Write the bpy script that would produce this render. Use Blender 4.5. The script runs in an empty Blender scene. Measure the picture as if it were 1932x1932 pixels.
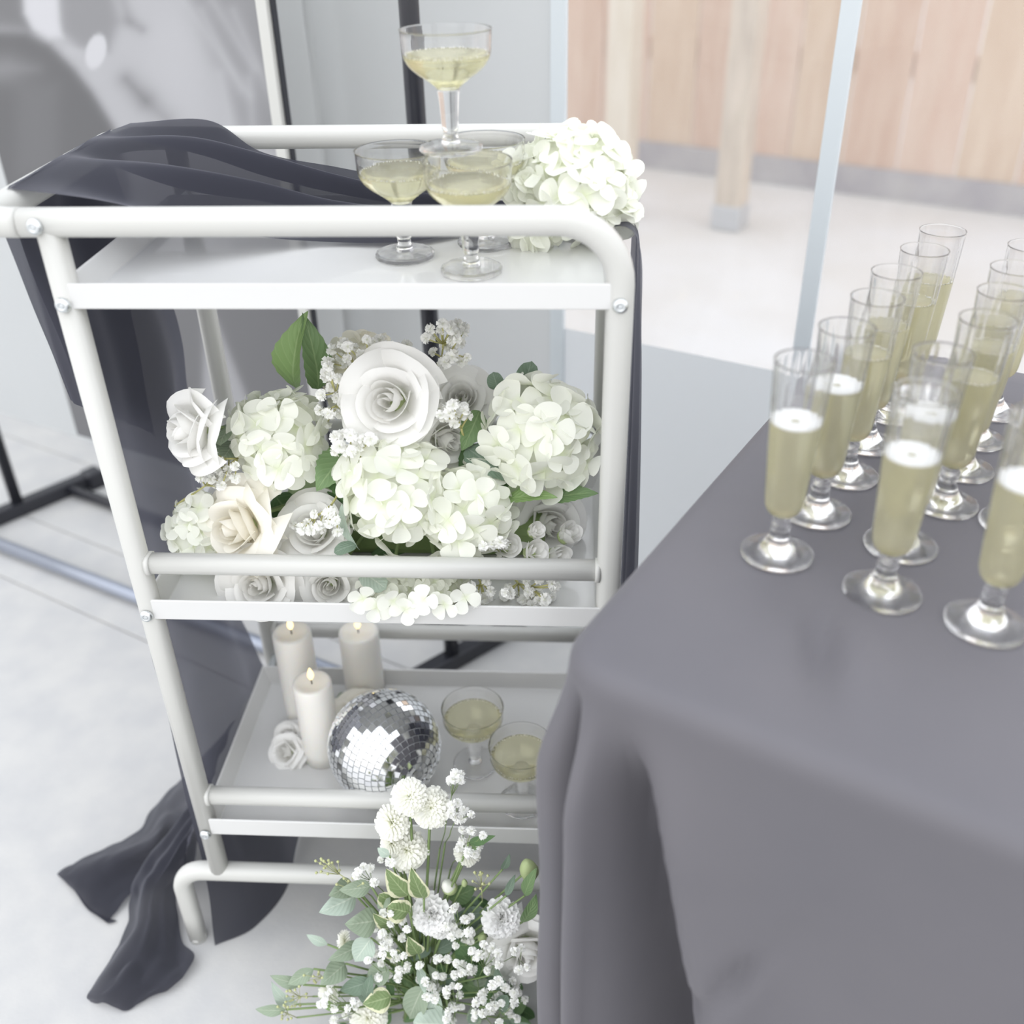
import bpy, bmesh, math, random
from mathutils import Vector, Matrix, noise
S = bpy.context.scene
COL = S.collection
PI = math.pi
R = random.Random(7)

# ------------------------------------------------------------------ camera
CAM = Vector((0.42469, -0.79923, 1.17672))
RT = Vector((0.998393, 0.053384, -0.019006)); UP = Vector((-0.012589, 0.535979, 0.844137)); FW = Vector((-0.05525, 0.842542, -0.53579))
FPX = 1909.02
cd = bpy.data.cameras.new('camera'); cam = bpy.data.objects.new('camera', cd); COL.objects.link(cam)
m = Matrix.Identity(4)
for i in range(3):
    m[i][0] = RT[i]; m[i][1] = UP[i]; m[i][2] = -FW[i]; m[i][3] = CAM[i]
cam.matrix_world = m
cd.sensor_width = 36; cd.lens = 36 * FPX / 1932; cd.clip_start = .05; cd.clip_end = 100
cd.dof.use_dof = True; cd.dof.focus_distance = 1.02; cd.dof.aperture_fstop = 3.0
S.camera = cam

# ------------------------------------------------------------------ world, front fill, exposure
w = bpy.data.worlds.new('sky'); S.world = w; w.use_nodes = True
nt = w.node_tree; nt.nodes.clear()
out = nt.nodes.new('ShaderNodeOutputWorld'); bg = nt.nodes.new('ShaderNodeBackground')
tc = nt.nodes.new('ShaderNodeTexCoord'); sx = nt.nodes.new('ShaderNodeSeparateXYZ'); rp = nt.nodes.new('ShaderNodeValToRGB')
rp.color_ramp.elements[0].position = 0.0; rp.color_ramp.elements[0].color = (.80, .785, .765, 1)
rp.color_ramp.elements[1].position = 1.0; rp.color_ramp.elements[1].color = (1.22, 1.27, 1.36, 1)
nt.links.new(tc.outputs['Generated'], sx.inputs[0]); nt.links.new(sx.outputs[2], rp.inputs[0])
nt.links.new(rp.outputs[0], bg.inputs[0]); bg.inputs[1].default_value = 1.16
nt.links.new(bg.outputs[0], out.inputs[0])
sl = bpy.data.lights.new('front_fill', 'SUN'); sl.energy = 0.22; sl.angle = math.radians(50); sl.color = (1, .97, .92)
so = bpy.data.objects.new('front_fill', sl); COL.objects.link(so)
so.rotation_euler = Vector((.30, .85, -.55)).to_track_quat('-Z', 'Y').to_euler()  # soft fill added from the camera side to brighten the trolley's inner shelves
S.view_settings.view_transform = 'Standard'; S.view_settings.look = 'None'; S.view_settings.gamma = 1
S.view_settings.use_curve_mapping = False; S.view_settings.exposure = 0.70
S.cycles.max_bounces = 20; S.cycles.transmission_bounces = 20; S.cycles.transparent_max_bounces = 48; S.cycles.diffuse_bounces = 8; S.cycles.glossy_bounces = 6

# ------------------------------------------------------------------ helpers
def ray(u, v): return FW + RT * ((u - 966) / FPX) - UP * ((v - 966) / FPX)
def spot(u, v, y):                      # point of the place on the upright plane Y = y
    r = ray(u, v); return CAM + r * ((y - CAM.y) / r.y)
def flat(u, v, z=0.0):                  # point of the place at height z
    r = ray(u, v); return CAM + r * ((z - CAM.z) / r.z)
def px2m(n, P): return n / FPX * (Vector(P) - CAM).dot(FW)
WL = {}
def empty(name, loc):
    o = bpy.data.objects.new(name, None); o.empty_display_size = .05; COL.objects.link(o); o.location = loc; WL[o.name] = Vector(loc); return o
def tag(o, label, cat=None, group=None):
    o['label'] = label
    if cat: o['category'] = cat
    if group: o['group'] = group
    return o
def build(name, V, F, mat, parent=None, smooth=True, UV=None, mats=None, mi=None):
    base = WL.get(parent.name, Vector()) if parent else Vector()
    me = bpy.data.meshes.new(name); me.from_pydata([tuple(Vector(v) - base) for v in V], [], F)
    if mats:
        for q in mats: me.materials.append(q)
        if mi:
            for p, k in zip(me.polygons, mi): p.material_index = k
    else: me.materials.append(mat)
    if smooth: me.polygons.foreach_set('use_smooth', [True] * len(me.polygons))
    if UV:
        l = me.uv_layers.new(name='UVMap')
        for lp in me.loops: l.data[lp.index].uv = UV[lp.vertex_index]
    me.update()
    o = bpy.data.objects.new(name, me); COL.objects.link(o)
    if parent: o.parent = parent
    WL[o.name] = base
    return o
def inst(name, me, mtx, parent):
    o = bpy.data.objects.new(name, me); COL.objects.link(o); o.parent = parent
    o.matrix_local = mtx; return o
def copy_tree(o, parent=None):
    c = o.copy(); COL.objects.link(c); c.parent = parent
    WL[c.name] = WL.get(o.name, Vector())
    for ch in list(o.children): copy_tree(ch, c)
    return c
def bev(o, wd, seg=2):
    b = o.modifiers.new('bevel', 'BEVEL'); b.width = wd; b.segments = seg; b.limit_method = 'ANGLE'; return o
def join(*parts):
    V, F = [], []
    for v, f in parts:
        n = len(V); V += list(v); F += [tuple(i + n for i in q) for q in f]
    return V, F
def box(c, s, rz=0.0, M=None):
    V = [Vector((x * s[0] / 2, y * s[1] / 2, z * s[2] / 2)) for x in (-1, 1) for y in (-1, 1) for z in (-1, 1)]
    rot = M if M else Matrix.Rotation(rz, 3, 'Z')
    V = [rot @ v + Vector(c) for v in V]
    return V, [(0, 1, 3, 2), (4, 6, 7, 5), (0, 4, 5, 1), (2, 3, 7, 6), (0, 2, 6, 4), (1, 5, 7, 3)]
def lathe(prof, n=32, c=(0, 0, 0), wave=None):
    V, F = [], []; c = Vector(c); k = len(prof)
    for i in range(n):
        a = 2 * PI * i / n
        for j, (r, z) in enumerate(prof):
            rr = r + (wave(j, a) if wave else 0)
            V.append(c + Vector((rr * math.cos(a), rr * math.sin(a), z)))
    for i in range(n):
        i2 = (i + 1) % n
        for j in range(k - 1):
            r0, r1 = prof[j][0], prof[j + 1][0]
            a, b, cc, d = i * k + j, i2 * k + j, i2 * k + j + 1, i * k + j + 1
            if r0 < 1e-6 and r1 < 1e-6: continue
            if r0 < 1e-6: F.append((i2 * k * 0 + j, cc, d) if True else None)
            elif r1 < 1e-6: F.append((a, b, j + 1))
            else: F.append((a, b, cc, d))
    return V, F
def frame_of(d):
    d = Vector(d).normalized(); a = Vector((0, 0, 1)) if abs(d.z) < .9 else Vector((1, 0, 0))
    x = a.cross(d).normalized(); return x, d.cross(x), d
def sweep(path, r, n=12, sq=2.0, cap=True):
    P = [Vector(p) for p in path]; V, F = [], []
    T = [(P[min(i + 1, len(P) - 1)] - P[max(i - 1, 0)]).normalized() for i in range(len(P))]
    x, y, _ = frame_of(T[0])
    for i, p in enumerate(P):
        if i:
            q = T[i - 1].rotation_difference(T[i]); x = q @ x; y = q @ y
        rr = r[i] if isinstance(r, (list, tuple)) else r
        for k in range(n):
            a = 2 * PI * (k + .5) / n; ca, sa = math.cos(a), math.sin(a)
            s = (abs(ca) ** sq + abs(sa) ** sq) ** (-1 / sq)
            V.append(p + x * (ca * s * rr) + y * (sa * s * rr))
    for i in range(len(P) - 1):
        for k in range(n):
            F.append((i * n + k, i * n + (k + 1) % n, (i + 1) * n + (k + 1) % n, (i + 1) * n + k))
    if cap:
        F.append(tuple(range(n - 1, -1, -1))); F.append(tuple((len(P) - 1) * n + k for k in range(n)))
    return V, F
def arc(c, r, a0, a1, n, ax, ay):
    return [Vector(c) + Vector(ax) * (r * math.cos(a0 + (a1 - a0) * i / n)) + Vector(ay) * (r * math.sin(a0 + (a1 - a0) * i / n)) for i in range(n + 1)]
def cr(p0, p1, p2, p3, t):
    return .5 * (2 * p1 + (p2 - p0) * t + (2 * p0 - 5 * p1 + 4 * p2 - p3) * t * t + (3 * p1 - p0 - 3 * p2 + p3) * t ** 3)
def spline(P, n):
    P = [Vector(p) for p in P]; k = len(P) - 1; o = []
    for i in range(n):
        t = i / (n - 1) * k; j = min(int(t), k - 1); f = t - j
        p1, p2 = P[j], P[j + 1]; p0 = P[j - 1] if j else p1 * 2 - p2; p3 = P[j + 2] if j + 2 <= k else p2 * 2 - p1
        o.append(cr(p0, p1, p2, p3, f))
    return o
def grid_faces(nu, nv): return [(i * nv + j, i * nv + j + 1, (i + 1) * nv + j + 1, (i + 1) * nv + j) for i in range(nu - 1) for j in range(nv - 1)]
def sheet(rows, nu, nv, fold=None):
    A = [spline(r, nv) for r in rows]; cols = [spline([a[j] for a in A], nu) for j in range(nv)]
    V = [cols[j][i] for i in range(nu) for j in range(nv)]
    if fold: V = [p + fold(i / (nu - 1), j / (nv - 1), p) for (i, j), p in zip([(i, j) for i in range(nu) for j in range(nv)], V)]
    return V, grid_faces(nu, nv)

# ------------------------------------------------------------------ materials
def nodes(name):
    mt = bpy.data.materials.new(name); mt.use_nodes = True; n = mt.node_tree; n.nodes.clear()
    o = n.nodes.new('ShaderNodeOutputMaterial'); return mt, n, o
def noise_mix(n, c1, c2, scale, detail=4, coord='Object', lo=.35, hi=.65, stretch=None):
    t = n.nodes.new('ShaderNodeTexCoord'); ns = n.nodes.new('ShaderNodeTexNoise'); r = n.nodes.new('ShaderNodeValToRGB')
    ns.inputs['Scale'].default_value = scale; ns.inputs['Detail'].default_value = detail
    src = t.outputs[coord]
    if stretch:
        mp = n.nodes.new('ShaderNodeMapping'); mp.inputs['Scale'].default_value = stretch; n.links.new(src, mp.inputs[0]); src = mp.outputs[0]
    n.links.new(src, ns.inputs['Vector']); n.links.new(ns.outputs[0], r.inputs[0])
    r.color_ramp.elements[0].position = lo; r.color_ramp.elements[1].position = hi
    r.color_ramp.elements[0].color = (*c1, 1); r.color_ramp.elements[1].color = (*c2, 1)
    return r.outputs[0], ns.outputs[0]
def pbr(name, c, rough=.5, metal=0, c2=None, scale=20, bump=0, bscale=200, sheen=0, coat=0, spec=.5, stretch=None, lo=.35, hi=.65):
    mt, n, o = nodes(name); b = n.nodes.new('ShaderNodeBsdfPrincipled')
    b.inputs['Base Color'].default_value = (*c, 1); b.inputs['Roughness'].default_value = rough; b.inputs['Metallic'].default_value = metal
    b.inputs['Specular IOR Level'].default_value = spec
    if sheen: b.inputs['Sheen Weight'].default_value = sheen; b.inputs['Sheen Roughness'].default_value = .5
    if coat: b.inputs['Coat Weight'].default_value = coat
    if c2:
        col, _ = noise_mix(n, c, c2, scale, stretch=stretch, lo=lo, hi=hi); n.links.new(col, b.inputs['Base Color'])
    if bump:
        t = n.nodes.new('ShaderNodeTexCoord'); ns = n.nodes.new('ShaderNodeTexNoise'); ns.inputs['Scale'].default_value = bscale
        bp = n.nodes.new('ShaderNodeBump'); bp.inputs['Strength'].default_value = bump; bp.inputs['Distance'].default_value = .002
        n.links.new(t.outputs['Object'], ns.inputs['Vector']); n.links.new(ns.outputs[0], bp.inputs['Height']); n.links.new(bp.outputs[0], b.inputs['Normal'])
    n.links.new(b.outputs[0], o.inputs[0]); return mt
def clear(name, c=(1, 1, 1), ior=1.45, rough=0.0):
    mt, n, o = nodes(name); b = n.nodes.new('ShaderNodeBsdfGlass'); b.inputs['Color'].default_value = (*c, 1); b.inputs['IOR'].default_value = ior; b.inputs['Roughness'].default_value = rough
    n.links.new(b.outputs[0], o.inputs[0]); return mt
def vinyl(name, c, t):
    mt, n, o = nodes(name); b = n.nodes.new('ShaderNodeBsdfPrincipled'); b.inputs['Base Color'].default_value = (*c, 1); b.inputs['Roughness'].default_value = .4
    tr = n.nodes.new('ShaderNodeBsdfTranslucent'); tr.inputs[0].default_value = (*c, 1); m = n.nodes.new('ShaderNodeMixShader'); m.inputs[0].default_value = t
    n.links.new(b.outputs[0], m.inputs[1]); n.links.new(tr.outputs[0], m.inputs[2]); n.links.new(m.outputs[0], o.inputs[0]); return mt
def thin_plastic():
    mt, n, o = nodes('clear_plastic'); g = n.nodes.new('ShaderNodeBsdfGlass'); g.inputs['Color'].default_value = (1, 1, 1, 1); g.inputs['IOR'].default_value = 1.38; g.inputs['Roughness'].default_value = 0
    t = n.nodes.new('ShaderNodeBsdfTransparent'); m = n.nodes.new('ShaderNodeMixShader'); m.inputs[0].default_value = .08
    n.links.new(g.outputs[0], m.inputs[1]); n.links.new(t.outputs[0], m.inputs[2]); n.links.new(m.outputs[0], o.inputs[0]); return mt
def wine_mat(name='sparkling_wine', share=.45):
    mt, n, o = nodes(name); g = n.nodes.new('ShaderNodeBsdfGlass'); g.inputs['Color'].default_value = (1, .99, .86, 1); g.inputs['IOR'].default_value = 1.33
    tr = n.nodes.new('ShaderNodeBsdfTranslucent'); tr.inputs[0].default_value = (1, .96, .70, 1); d = n.nodes.new('ShaderNodeBsdfDiffuse'); d.inputs[0].default_value = (1, .96, .74, 1)
    a = n.nodes.new('ShaderNodeMixShader'); a.inputs[0].default_value = .5; n.links.new(tr.outputs[0], a.inputs[1]); n.links.new(d.outputs[0], a.inputs[2])
    b = n.nodes.new('ShaderNodeMixShader'); b.inputs[0].default_value = share; n.links.new(g.outputs[0], b.inputs[1]); n.links.new(a.outputs[0], b.inputs[2]); n.links.new(b.outputs[0], o.inputs[0]); return mt
def petal_mat(name, c, cbase, t0=.0, t1=.35, trans=.3):
    mt, n, o = nodes(name); uv = n.nodes.new('ShaderNodeUVMap'); sp = n.nodes.new('ShaderNodeSeparateXYZ'); r = n.nodes.new('ShaderNodeValToRGB')
    n.links.new(uv.outputs[0], sp.inputs[0]); n.links.new(sp.outputs[0], r.inputs[0])
    r.color_ramp.elements[0].position = t0; r.color_ramp.elements[0].color = (*cbase, 1); r.color_ramp.elements[1].position = t1; r.color_ramp.elements[1].color = (*c, 1)
    d = n.nodes.new('ShaderNodeBsdfPrincipled'); d.inputs['Roughness'].default_value = .6; d.inputs['Specular IOR Level'].default_value = .25
    tr = n.nodes.new('ShaderNodeBsdfTranslucent'); mx = n.nodes.new('ShaderNodeMixShader'); mx.inputs[0].default_value = trans
    n.links.new(r.outputs[0], d.inputs['Base Color']); n.links.new(r.outputs[0], tr.inputs[0])
    n.links.new(d.outputs[0], mx.inputs[1]); n.links.new(tr.outputs[0], mx.inputs[2]); n.links.new(mx.outputs[0], o.inputs[0]); return mt
def leaf_mat(name, c, cv, rough=.45, edge=None):
    mt, n, o = nodes(name); uv = n.nodes.new('ShaderNodeUVMap'); sp = n.nodes.new('ShaderNodeSeparateXYZ'); n.links.new(uv.outputs[0], sp.inputs[0])
    d = n.nodes.new('ShaderNodeBsdfPrincipled'); d.inputs['Roughness'].default_value = rough; d.inputs['Specular IOR Level'].default_value = .35
    ab = n.nodes.new('ShaderNodeMath'); ab.operation = 'ABSOLUTE'; n.links.new(sp.outputs[1], ab.inputs[0])
    # vein rib: thin line on the midrib and slanted side veins
    ad = n.nodes.new('ShaderNodeMath'); ad.operation = 'MULTIPLY_ADD'; ad.inputs[1].default_value = -.35; n.links.new(ab.outputs[0], ad.inputs[0]); n.links.new(sp.outputs[0], ad.inputs[2])
    mu = n.nodes.new('ShaderNodeMath'); mu.operation = 'MULTIPLY'; mu.inputs[1].default_value = 44; n.links.new(ad.outputs[0], mu.inputs[0])
    si = n.nodes.new('ShaderNodeMath'); si.operation = 'SINE'; n.links.new(mu.outputs[0], si.inputs[0])
    r = n.nodes.new('ShaderNodeValToRGB'); n.links.new(si.outputs[0], r.inputs[0]); r.color_ramp.elements[0].position = .8; r.color_ramp.elements[1].position = 1.0
    r.color_ramp.elements[0].color = (*c, 1); r.color_ramp.elements[1].color = (*[a * .6 + b * .4 for a, b in zip(c, cv)], 1)
    r2 = n.nodes.new('ShaderNodeValToRGB'); n.links.new(ab.outputs[0], r2.inputs[0]); r2.color_ramp.elements[0].position = .03; r2.color_ramp.elements[1].position = .07
    r2.color_ramp.elements[0].color = (1, 1, 1, 1); r2.color_ramp.elements[1].color = (0, 0, 0, 1)
    mx = n.nodes.new('ShaderNodeMix'); mx.data_type = 'RGBA'; n.links.new(r2.outputs[0], mx.inputs[0]); n.links.new(r.outputs[0], mx.inputs[6]); mx.inputs[7].default_value = (*cv, 1)
    col = mx.outputs[2]
    if edge:
        t = n.nodes.new('ShaderNodeTexNoise'); t.inputs['Scale'].default_value = 9; n.links.new(uv.outputs[0], t.inputs['Vector'])
        e1 = n.nodes.new('ShaderNodeMath'); e1.operation = 'MULTIPLY_ADD'; e1.inputs[1].default_value = .55; n.links.new(t.outputs[0], e1.inputs[0]); n.links.new(ab.outputs[0], e1.inputs[2])
        r3 = n.nodes.new('ShaderNodeValToRGB'); n.links.new(e1.outputs[0], r3.inputs[0]); r3.color_ramp.elements[0].position = 1.02; r3.color_ramp.elements[0].position = .98; r3.color_ramp.elements[1].position = 1.0
        r3.color_ramp.elements[0].color = (0, 0, 0, 1); r3.color_ramp.elements[1].color = (1, 1, 1, 1)
        m2 = n.nodes.new('ShaderNodeMix'); m2.data_type = 'RGBA'; n.links.new(r3.outputs[0], m2.inputs[0]); n.links.new(col, m2.inputs[6]); m2.inputs[7].default_value = (*edge, 1); col = m2.outputs[2]
    n.links.new(col, d.inputs['Base Color'])
    bp = n.nodes.new('ShaderNodeBump'); bp.inputs['Strength'].default_value = .25; bp.inputs['Distance'].default_value = .0006; n.links.new(si.outputs[0], bp.inputs['Height']); n.links.new(bp.outputs[0], d.inputs['Normal'])
    tr = n.nodes.new('ShaderNodeBsdfTranslucent'); n.links.new(col, tr.inputs[0]); ms = n.nodes.new('ShaderNodeMixShader'); ms.inputs[0].default_value = .18
    n.links.new(d.outputs[0], ms.inputs[1]); n.links.new(tr.outputs[0], ms.inputs[2]); n.links.new(ms.outputs[0], o.inputs[0]); return mt
def film(name, haze=.08, gloss=.05, hazecol=(.9, .92, .95)):
    mt, n, o = nodes(name); t = n.nodes.new('ShaderNodeBsdfTransparent'); t.inputs[0].default_value = (.98, .98, .98, 1)
    d = n.nodes.new('ShaderNodeBsdfTranslucent'); d.inputs[0].default_value = (*hazecol, 1); g = n.nodes.new('ShaderNodeBsdfGlossy'); g.inputs['Roughness'].default_value = .05
    a = n.nodes.new('ShaderNodeMixShader'); a.inputs[0].default_value = haze; b = n.nodes.new('ShaderNodeMixShader'); b.inputs[0].default_value = gloss
    n.links.new(t.outputs[0], a.inputs[1]); n.links.new(d.outputs[0], a.inputs[2]); n.links.new(a.outputs[0], b.inputs[1]); n.links.new(g.outputs[0], b.inputs[2]); n.links.new(b.outputs[0], o.inputs[0]); return mt
def cloth_mat(name, c, sheen, sheer=0.0, sheencol=(1, 1, 1), c2=None, rough=.85, spec=.15):
    mt, n, o = nodes(name); b = n.nodes.new('ShaderNodeBsdfPrincipled'); b.inputs['Base Color'].default_value = (*c, 1); b.inputs['Roughness'].default_value = rough; b.inputs['Specular IOR Level'].default_value = spec
    b.inputs['Sheen Weight'].default_value = sheen; b.inputs['Sheen Roughness'].default_value = .45; b.inputs['Sheen Tint'].default_value = (*sheencol, 1)
    if c2:
        col, _ = noise_mix(n, c, c2, 5); n.links.new(col, b.inputs['Base Color'])
    t = n.nodes.new('ShaderNodeTexCoord'); ns = n.nodes.new('ShaderNodeTexNoise'); ns.inputs['Scale'].default_value = 900
    bp = n.nodes.new('ShaderNodeBump'); bp.inputs['Strength'].default_value = .15; bp.inputs['Distance'].default_value = .0005
    n.links.new(t.outputs['Object'], ns.inputs['Vector']); n.links.new(ns.outputs[0], bp.inputs['Height']); n.links.new(bp.outputs[0], b.inputs['Normal'])
    sh = b.outputs[0]
    if sheer:
        tl = n.nodes.new('ShaderNodeBsdfTranslucent'); tl.inputs[0].default_value = (*[k * 2.6 for k in c], 1); ml = n.nodes.new('ShaderNodeMixShader'); ml.inputs[0].default_value = .4
        n.links.new(sh, ml.inputs[1]); n.links.new(tl.outputs[0], ml.inputs[2]); sh = ml.outputs[0]
        tr = n.nodes.new('ShaderNodeBsdfTransparent'); mx = n.nodes.new('ShaderNodeMixShader'); mx.inputs[0].default_value = sheer
        n.links.new(sh, mx.inputs[1]); n.links.new(tr.outputs[0], mx.inputs[2]); sh = mx.outputs[0]
    n.links.new(sh, o.inputs[0]); return mt
def emit(name, c, s):
    mt, n, o = nodes(name); e = n.nodes.new('ShaderNodeEmission'); e.inputs[0].default_value = (*c, 1); e.inputs[1].default_value = s; n.links.new(e.outputs[0], o.inputs[0]); return mt

M_white = pbr('white_powder_coat', (0.563, 0.563, 0.537), .35, bump=.02, bscale=600)
M_tray = pbr('white_tray_lacquer', (0.651, 0.651, 0.642), .2, coat=.4)
M_steel = pbr('zinc_bolt_steel', (.72, .75, .76), .28, 1)
M_floor = pbr('pale_concrete', (0.474, 0.474, 0.474), .7, c2=(0.530, 0.525, 0.512), scale=14, bump=.15, bscale=160)
M_joint = pbr('joint_dirt', (.55, .53, .50), .9)
M_patio = pbr('sunlit_sandy_concrete', (0.499, 0.477, 0.447), .8, c2=(0.550, 0.546, 0.542), scale=1.6)
M_vinyl = vinyl('white_vinyl_sidewall', (0.540, 0.562, 0.572), .3)
M_band = vinyl('bluish_vinyl_band', (0.607, 0.644, 0.672), .5)
M_seam = pbr('blue_grey_welded_seam', (0.607, 0.653, 0.681), .4)
M_clear_pvc = film('clear_window_film', .16, .03)
M_wood = [pbr('fence_wood_%d' % i, c, .8, c2=c2, scale=7, stretch=(3, 3, .5), lo=.3, hi=.75) for i, (c, c2) in enumerate([((0.524, 0.351, 0.254), (0.599, 0.449, 0.345)), ((0.553, 0.374, 0.277), (0.613, 0.472, 0.374)), ((0.539, 0.389, 0.270), (0.613, 0.479, 0.359))])]
M_kick = pbr('grey_kickboard', (0.297, 0.279, 0.297), .9, c2=(0.378, 0.360, 0.360), scale=6)
M_post = pbr('weathered_post_wood', (0.487, 0.409, 0.331), .85, c2=(0.592, 0.505, 0.409), scale=8, stretch=(3, 3, .5))
M_post2 = pbr('pale_post_wood', (0.644, 0.566, 0.452), .85, c2=(0.696, 0.626, 0.522), scale=8, stretch=(3, 3, .5))
M_galv = pbr('grey_post_bracket', (.52, .53, .55), .5, .4)
M_black = pbr('black_stand_enamel', (.022, .023, .03), .25)
M_greybar = pbr('grey_stand_rail', (.34, .37, .44), .3, .5)
M_glass = thin_plastic()
M_wine = wine_mat(); M_wine2 = wine_mat('clear_sparkling_wine', .22)
M_bub = clear('bubbles', (1, 1, 1), 1.15)
M_foam = pbr('white_foam', (.9, .9, .88), .5, bump=.3, bscale=900)
M_drape = cloth_mat('black_chiffon', (.042, .043, .056), .42, .11, (.78, .79, .88))
M_cloth = cloth_mat('charcoal_polyester', (.110, .107, .120), .12, 0, (.95, .93, 1), c2=(.123, .118, .130), rough=.6, spec=.4)
M_mirror = pbr('mirror_glass', (.93, .94, .95), .02, 1)
M_grout = pbr('silver_grout', (.55, .56, .57), .5, .3)
M_candle = pbr('ivory_wax', (.86, .84, .79), .45); M_candle.node_tree.nodes['Principled BSDF'].inputs['Subsurface Weight'].default_value = .25
M_candle.node_tree.nodes['Principled BSDF'].inputs['Subsurface Radius'].default_value = (.02, .012, .006); M_candle.node_tree.nodes['Principled BSDF'].inputs['Subsurface Scale'].default_value = .4
M_flame = emit('led_flame', (1, .78, .36), 1.5)
M_wick = pbr('dark_wick', (.12, .11, .11), .8)
M_hyd = petal_mat('hydrangea_petal', (.93, .94, .87), (.82, .87, .66), .0, .35, .30)
M_hyd2 = petal_mat('cream_hydrangea_petal', (.92, .90, .81), (.80, .80, .6), .0, .4, .28)
M_rose = petal_mat('white_rose_petal', (.93, .925, .905), (.88, .88, .82), .0, .4, .22)
M_rosec = petal_mat('cream_rose_petal', (.93, .905, .83), (.9, .85, .72), .0, .5, .22)
M_bb = petal_mat('baby_breath_petal', (.94, .94, .92), (.88, .9, .78), .0, .4, .2)
M_mum = petal_mat('chrysanthemum_petal', (.94, .94, .88), (.86, .88, .68), .0, .5, .25)
M_carn = petal_mat('carnation_petal', (.95, .95, .94), (.9, .93, .85), .0, .4, .25)
M_stem = pbr('green_stem', (.20, .28, .11), .55)
M_ystem = pbr('yellow_green_stem', (.50, .48, .20), .55)
M_calyx = pbr('pale_green_calyx', (.42, .50, .25), .55)
M_budw = pbr('white_bud', (.86, .87, .80), .5)
L_dark = leaf_mat('dark_green_leaf', (.10, .19, .075), (.18, .28, .13))
L_bright = leaf_mat('bright_green_leaf', (.25, .38, .15), (.34, .47, .22))
L_mid = leaf_mat('mid_green_leaf', (.17, .27, .12), (.26, .36, .18))
L_euc = leaf_mat('grey_green_eucalyptus', (.30, .37, .27), (.42, .48, .37), .5)
L_silver = leaf_mat('silvery_eucalyptus', (.45, .54, .46), (.58, .65, .56), .5)
L_dusk = leaf_mat('dusty_dark_green_leaf', (.17, .24, .175), (.26, .33, .26), .5)
L_var = leaf_mat('variegated_leaf', (.20, .28, .12), (.34, .42, .22), .45, edge=(.72, .72, .50))

# ------------------------------------------------------------------ setting: floor, tent wall, windows
WA = math.radians(-27.5); DW = Vector((math.cos(WA), math.sin(WA), 0)); NW = Vector((-math.sin(WA), math.cos(WA), 0)); P0 = Vector((-.94, 1.44, 0))
def wpt(s, z, d=0.0): return P0 + DW * s + NW * d + Vector((0, 0, z))
# floor: slabs in bands parallel to the tent wall, with recessed joints
def wband(d0, d1, s0, s1, z0, z1):
    c = [wpt(s0, z0, d0), wpt(s1, z0, d0), wpt(s1, z0, d1), wpt(s0, z0, d1), wpt(s0, z1, d0), wpt(s1, z1, d0), wpt(s1, z1, d1), wpt(s0, z1, d1)]
    return c, [(0, 3, 2, 1), (4, 5, 6, 7), (0, 1, 5, 4), (1, 2, 6, 5), (2, 3, 7, 6), (3, 0, 4, 7)]
fl = build('floor', *wband(-9, .02, -7, 9, -.12, -.005), M_joint, smooth=False); fl['kind'] = 'structure'
jd = [-9.0]
for p in [(-.52, .69), (-.09, .66), (-.85, 1.31)]:
    jd.append((Vector((p[0], p[1], 0)) - P0).dot(NW))
jd = sorted(jd) + [.02]
for a, b in zip(jd[:-1], jd[1:]):
    sl_ = bev(build('slab', *wband(a + .0018, b - .0018, -7, 9, -.1, 0), M_floor, fl, smooth=False), .002)
g = build('ground_outside', *wband(.02, 14, -9, 11, -.13, -.002), M_patio, smooth=False); g['kind'] = 'structure'
# tent wall of white vinyl
def wall_grid(s0, s1, z0, z1, ns, nz, f):
    V = [wpt(s0 + (s1 - s0) * i / (ns - 1), z0 + (z1 - z0) * j / (nz - 1), f(s0 + (s1 - s0) * i / (ns - 1), z0 + (z1 - z0) * j / (nz - 1))) for i in range(ns) for j in range(nz)]
    return V, grid_faces(ns, nz)
def ripple(s, z):
    d = .045 * math.exp(-((s - 1.105 + .02 * z) / .02) ** 2) * -1 + .03 * math.exp(-((s - 1.02) / .07) ** 2)
    d += .012 * noise.noise(Vector((s * 2.5, z * 1.2, 3))) + .004 * noise.noise(Vector((s * 9, z * 5, 1)))
    return d * min(1, max(0, (1.52 - s) / .1))
wl = build('wall_back', *wall_grid(-3.2, 1.506, 0, 2.3, 300, 60, ripple), M_vinyl); wl['kind'] = 'structure'
build('hem_strip', *wband(-.006, .002, 1.505, 1.528, 0, 2.3), M_seam, wl, smooth=False)
build('lower_panel', *wall_grid(1.527, 4.2, 0, .553, 80, 24, lambda s, z: .006 * noise.noise(Vector((s * 3, z * 3, 5))) * (1 if z < .5 else 0)), M_band, wl)
build('upper_panel', *wband(-.002, .002, 1.527, 4.2, 1.9, 2.3), M_vinyl, wl, smooth=False)
for i, (s0, s1) in enumerate(((1.527, 1.899), (1.919, 4.2))):
    wv = build('window_%d' % (i + 1), *wall_grid(s0, s1, .553, 1.9, 40, 40, lambda s, z: .004 * noise.noise(Vector((s * 4, z * 4, 9)))), M_clear_pvc); wv['kind'] = 'structure'
tr = build('trim_1', *wband(-.004, .004, 1.897, 1.921, .50, 2.3), M_seam, smooth=False); tr['kind'] = 'structure'; bev(tr, .002)

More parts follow.
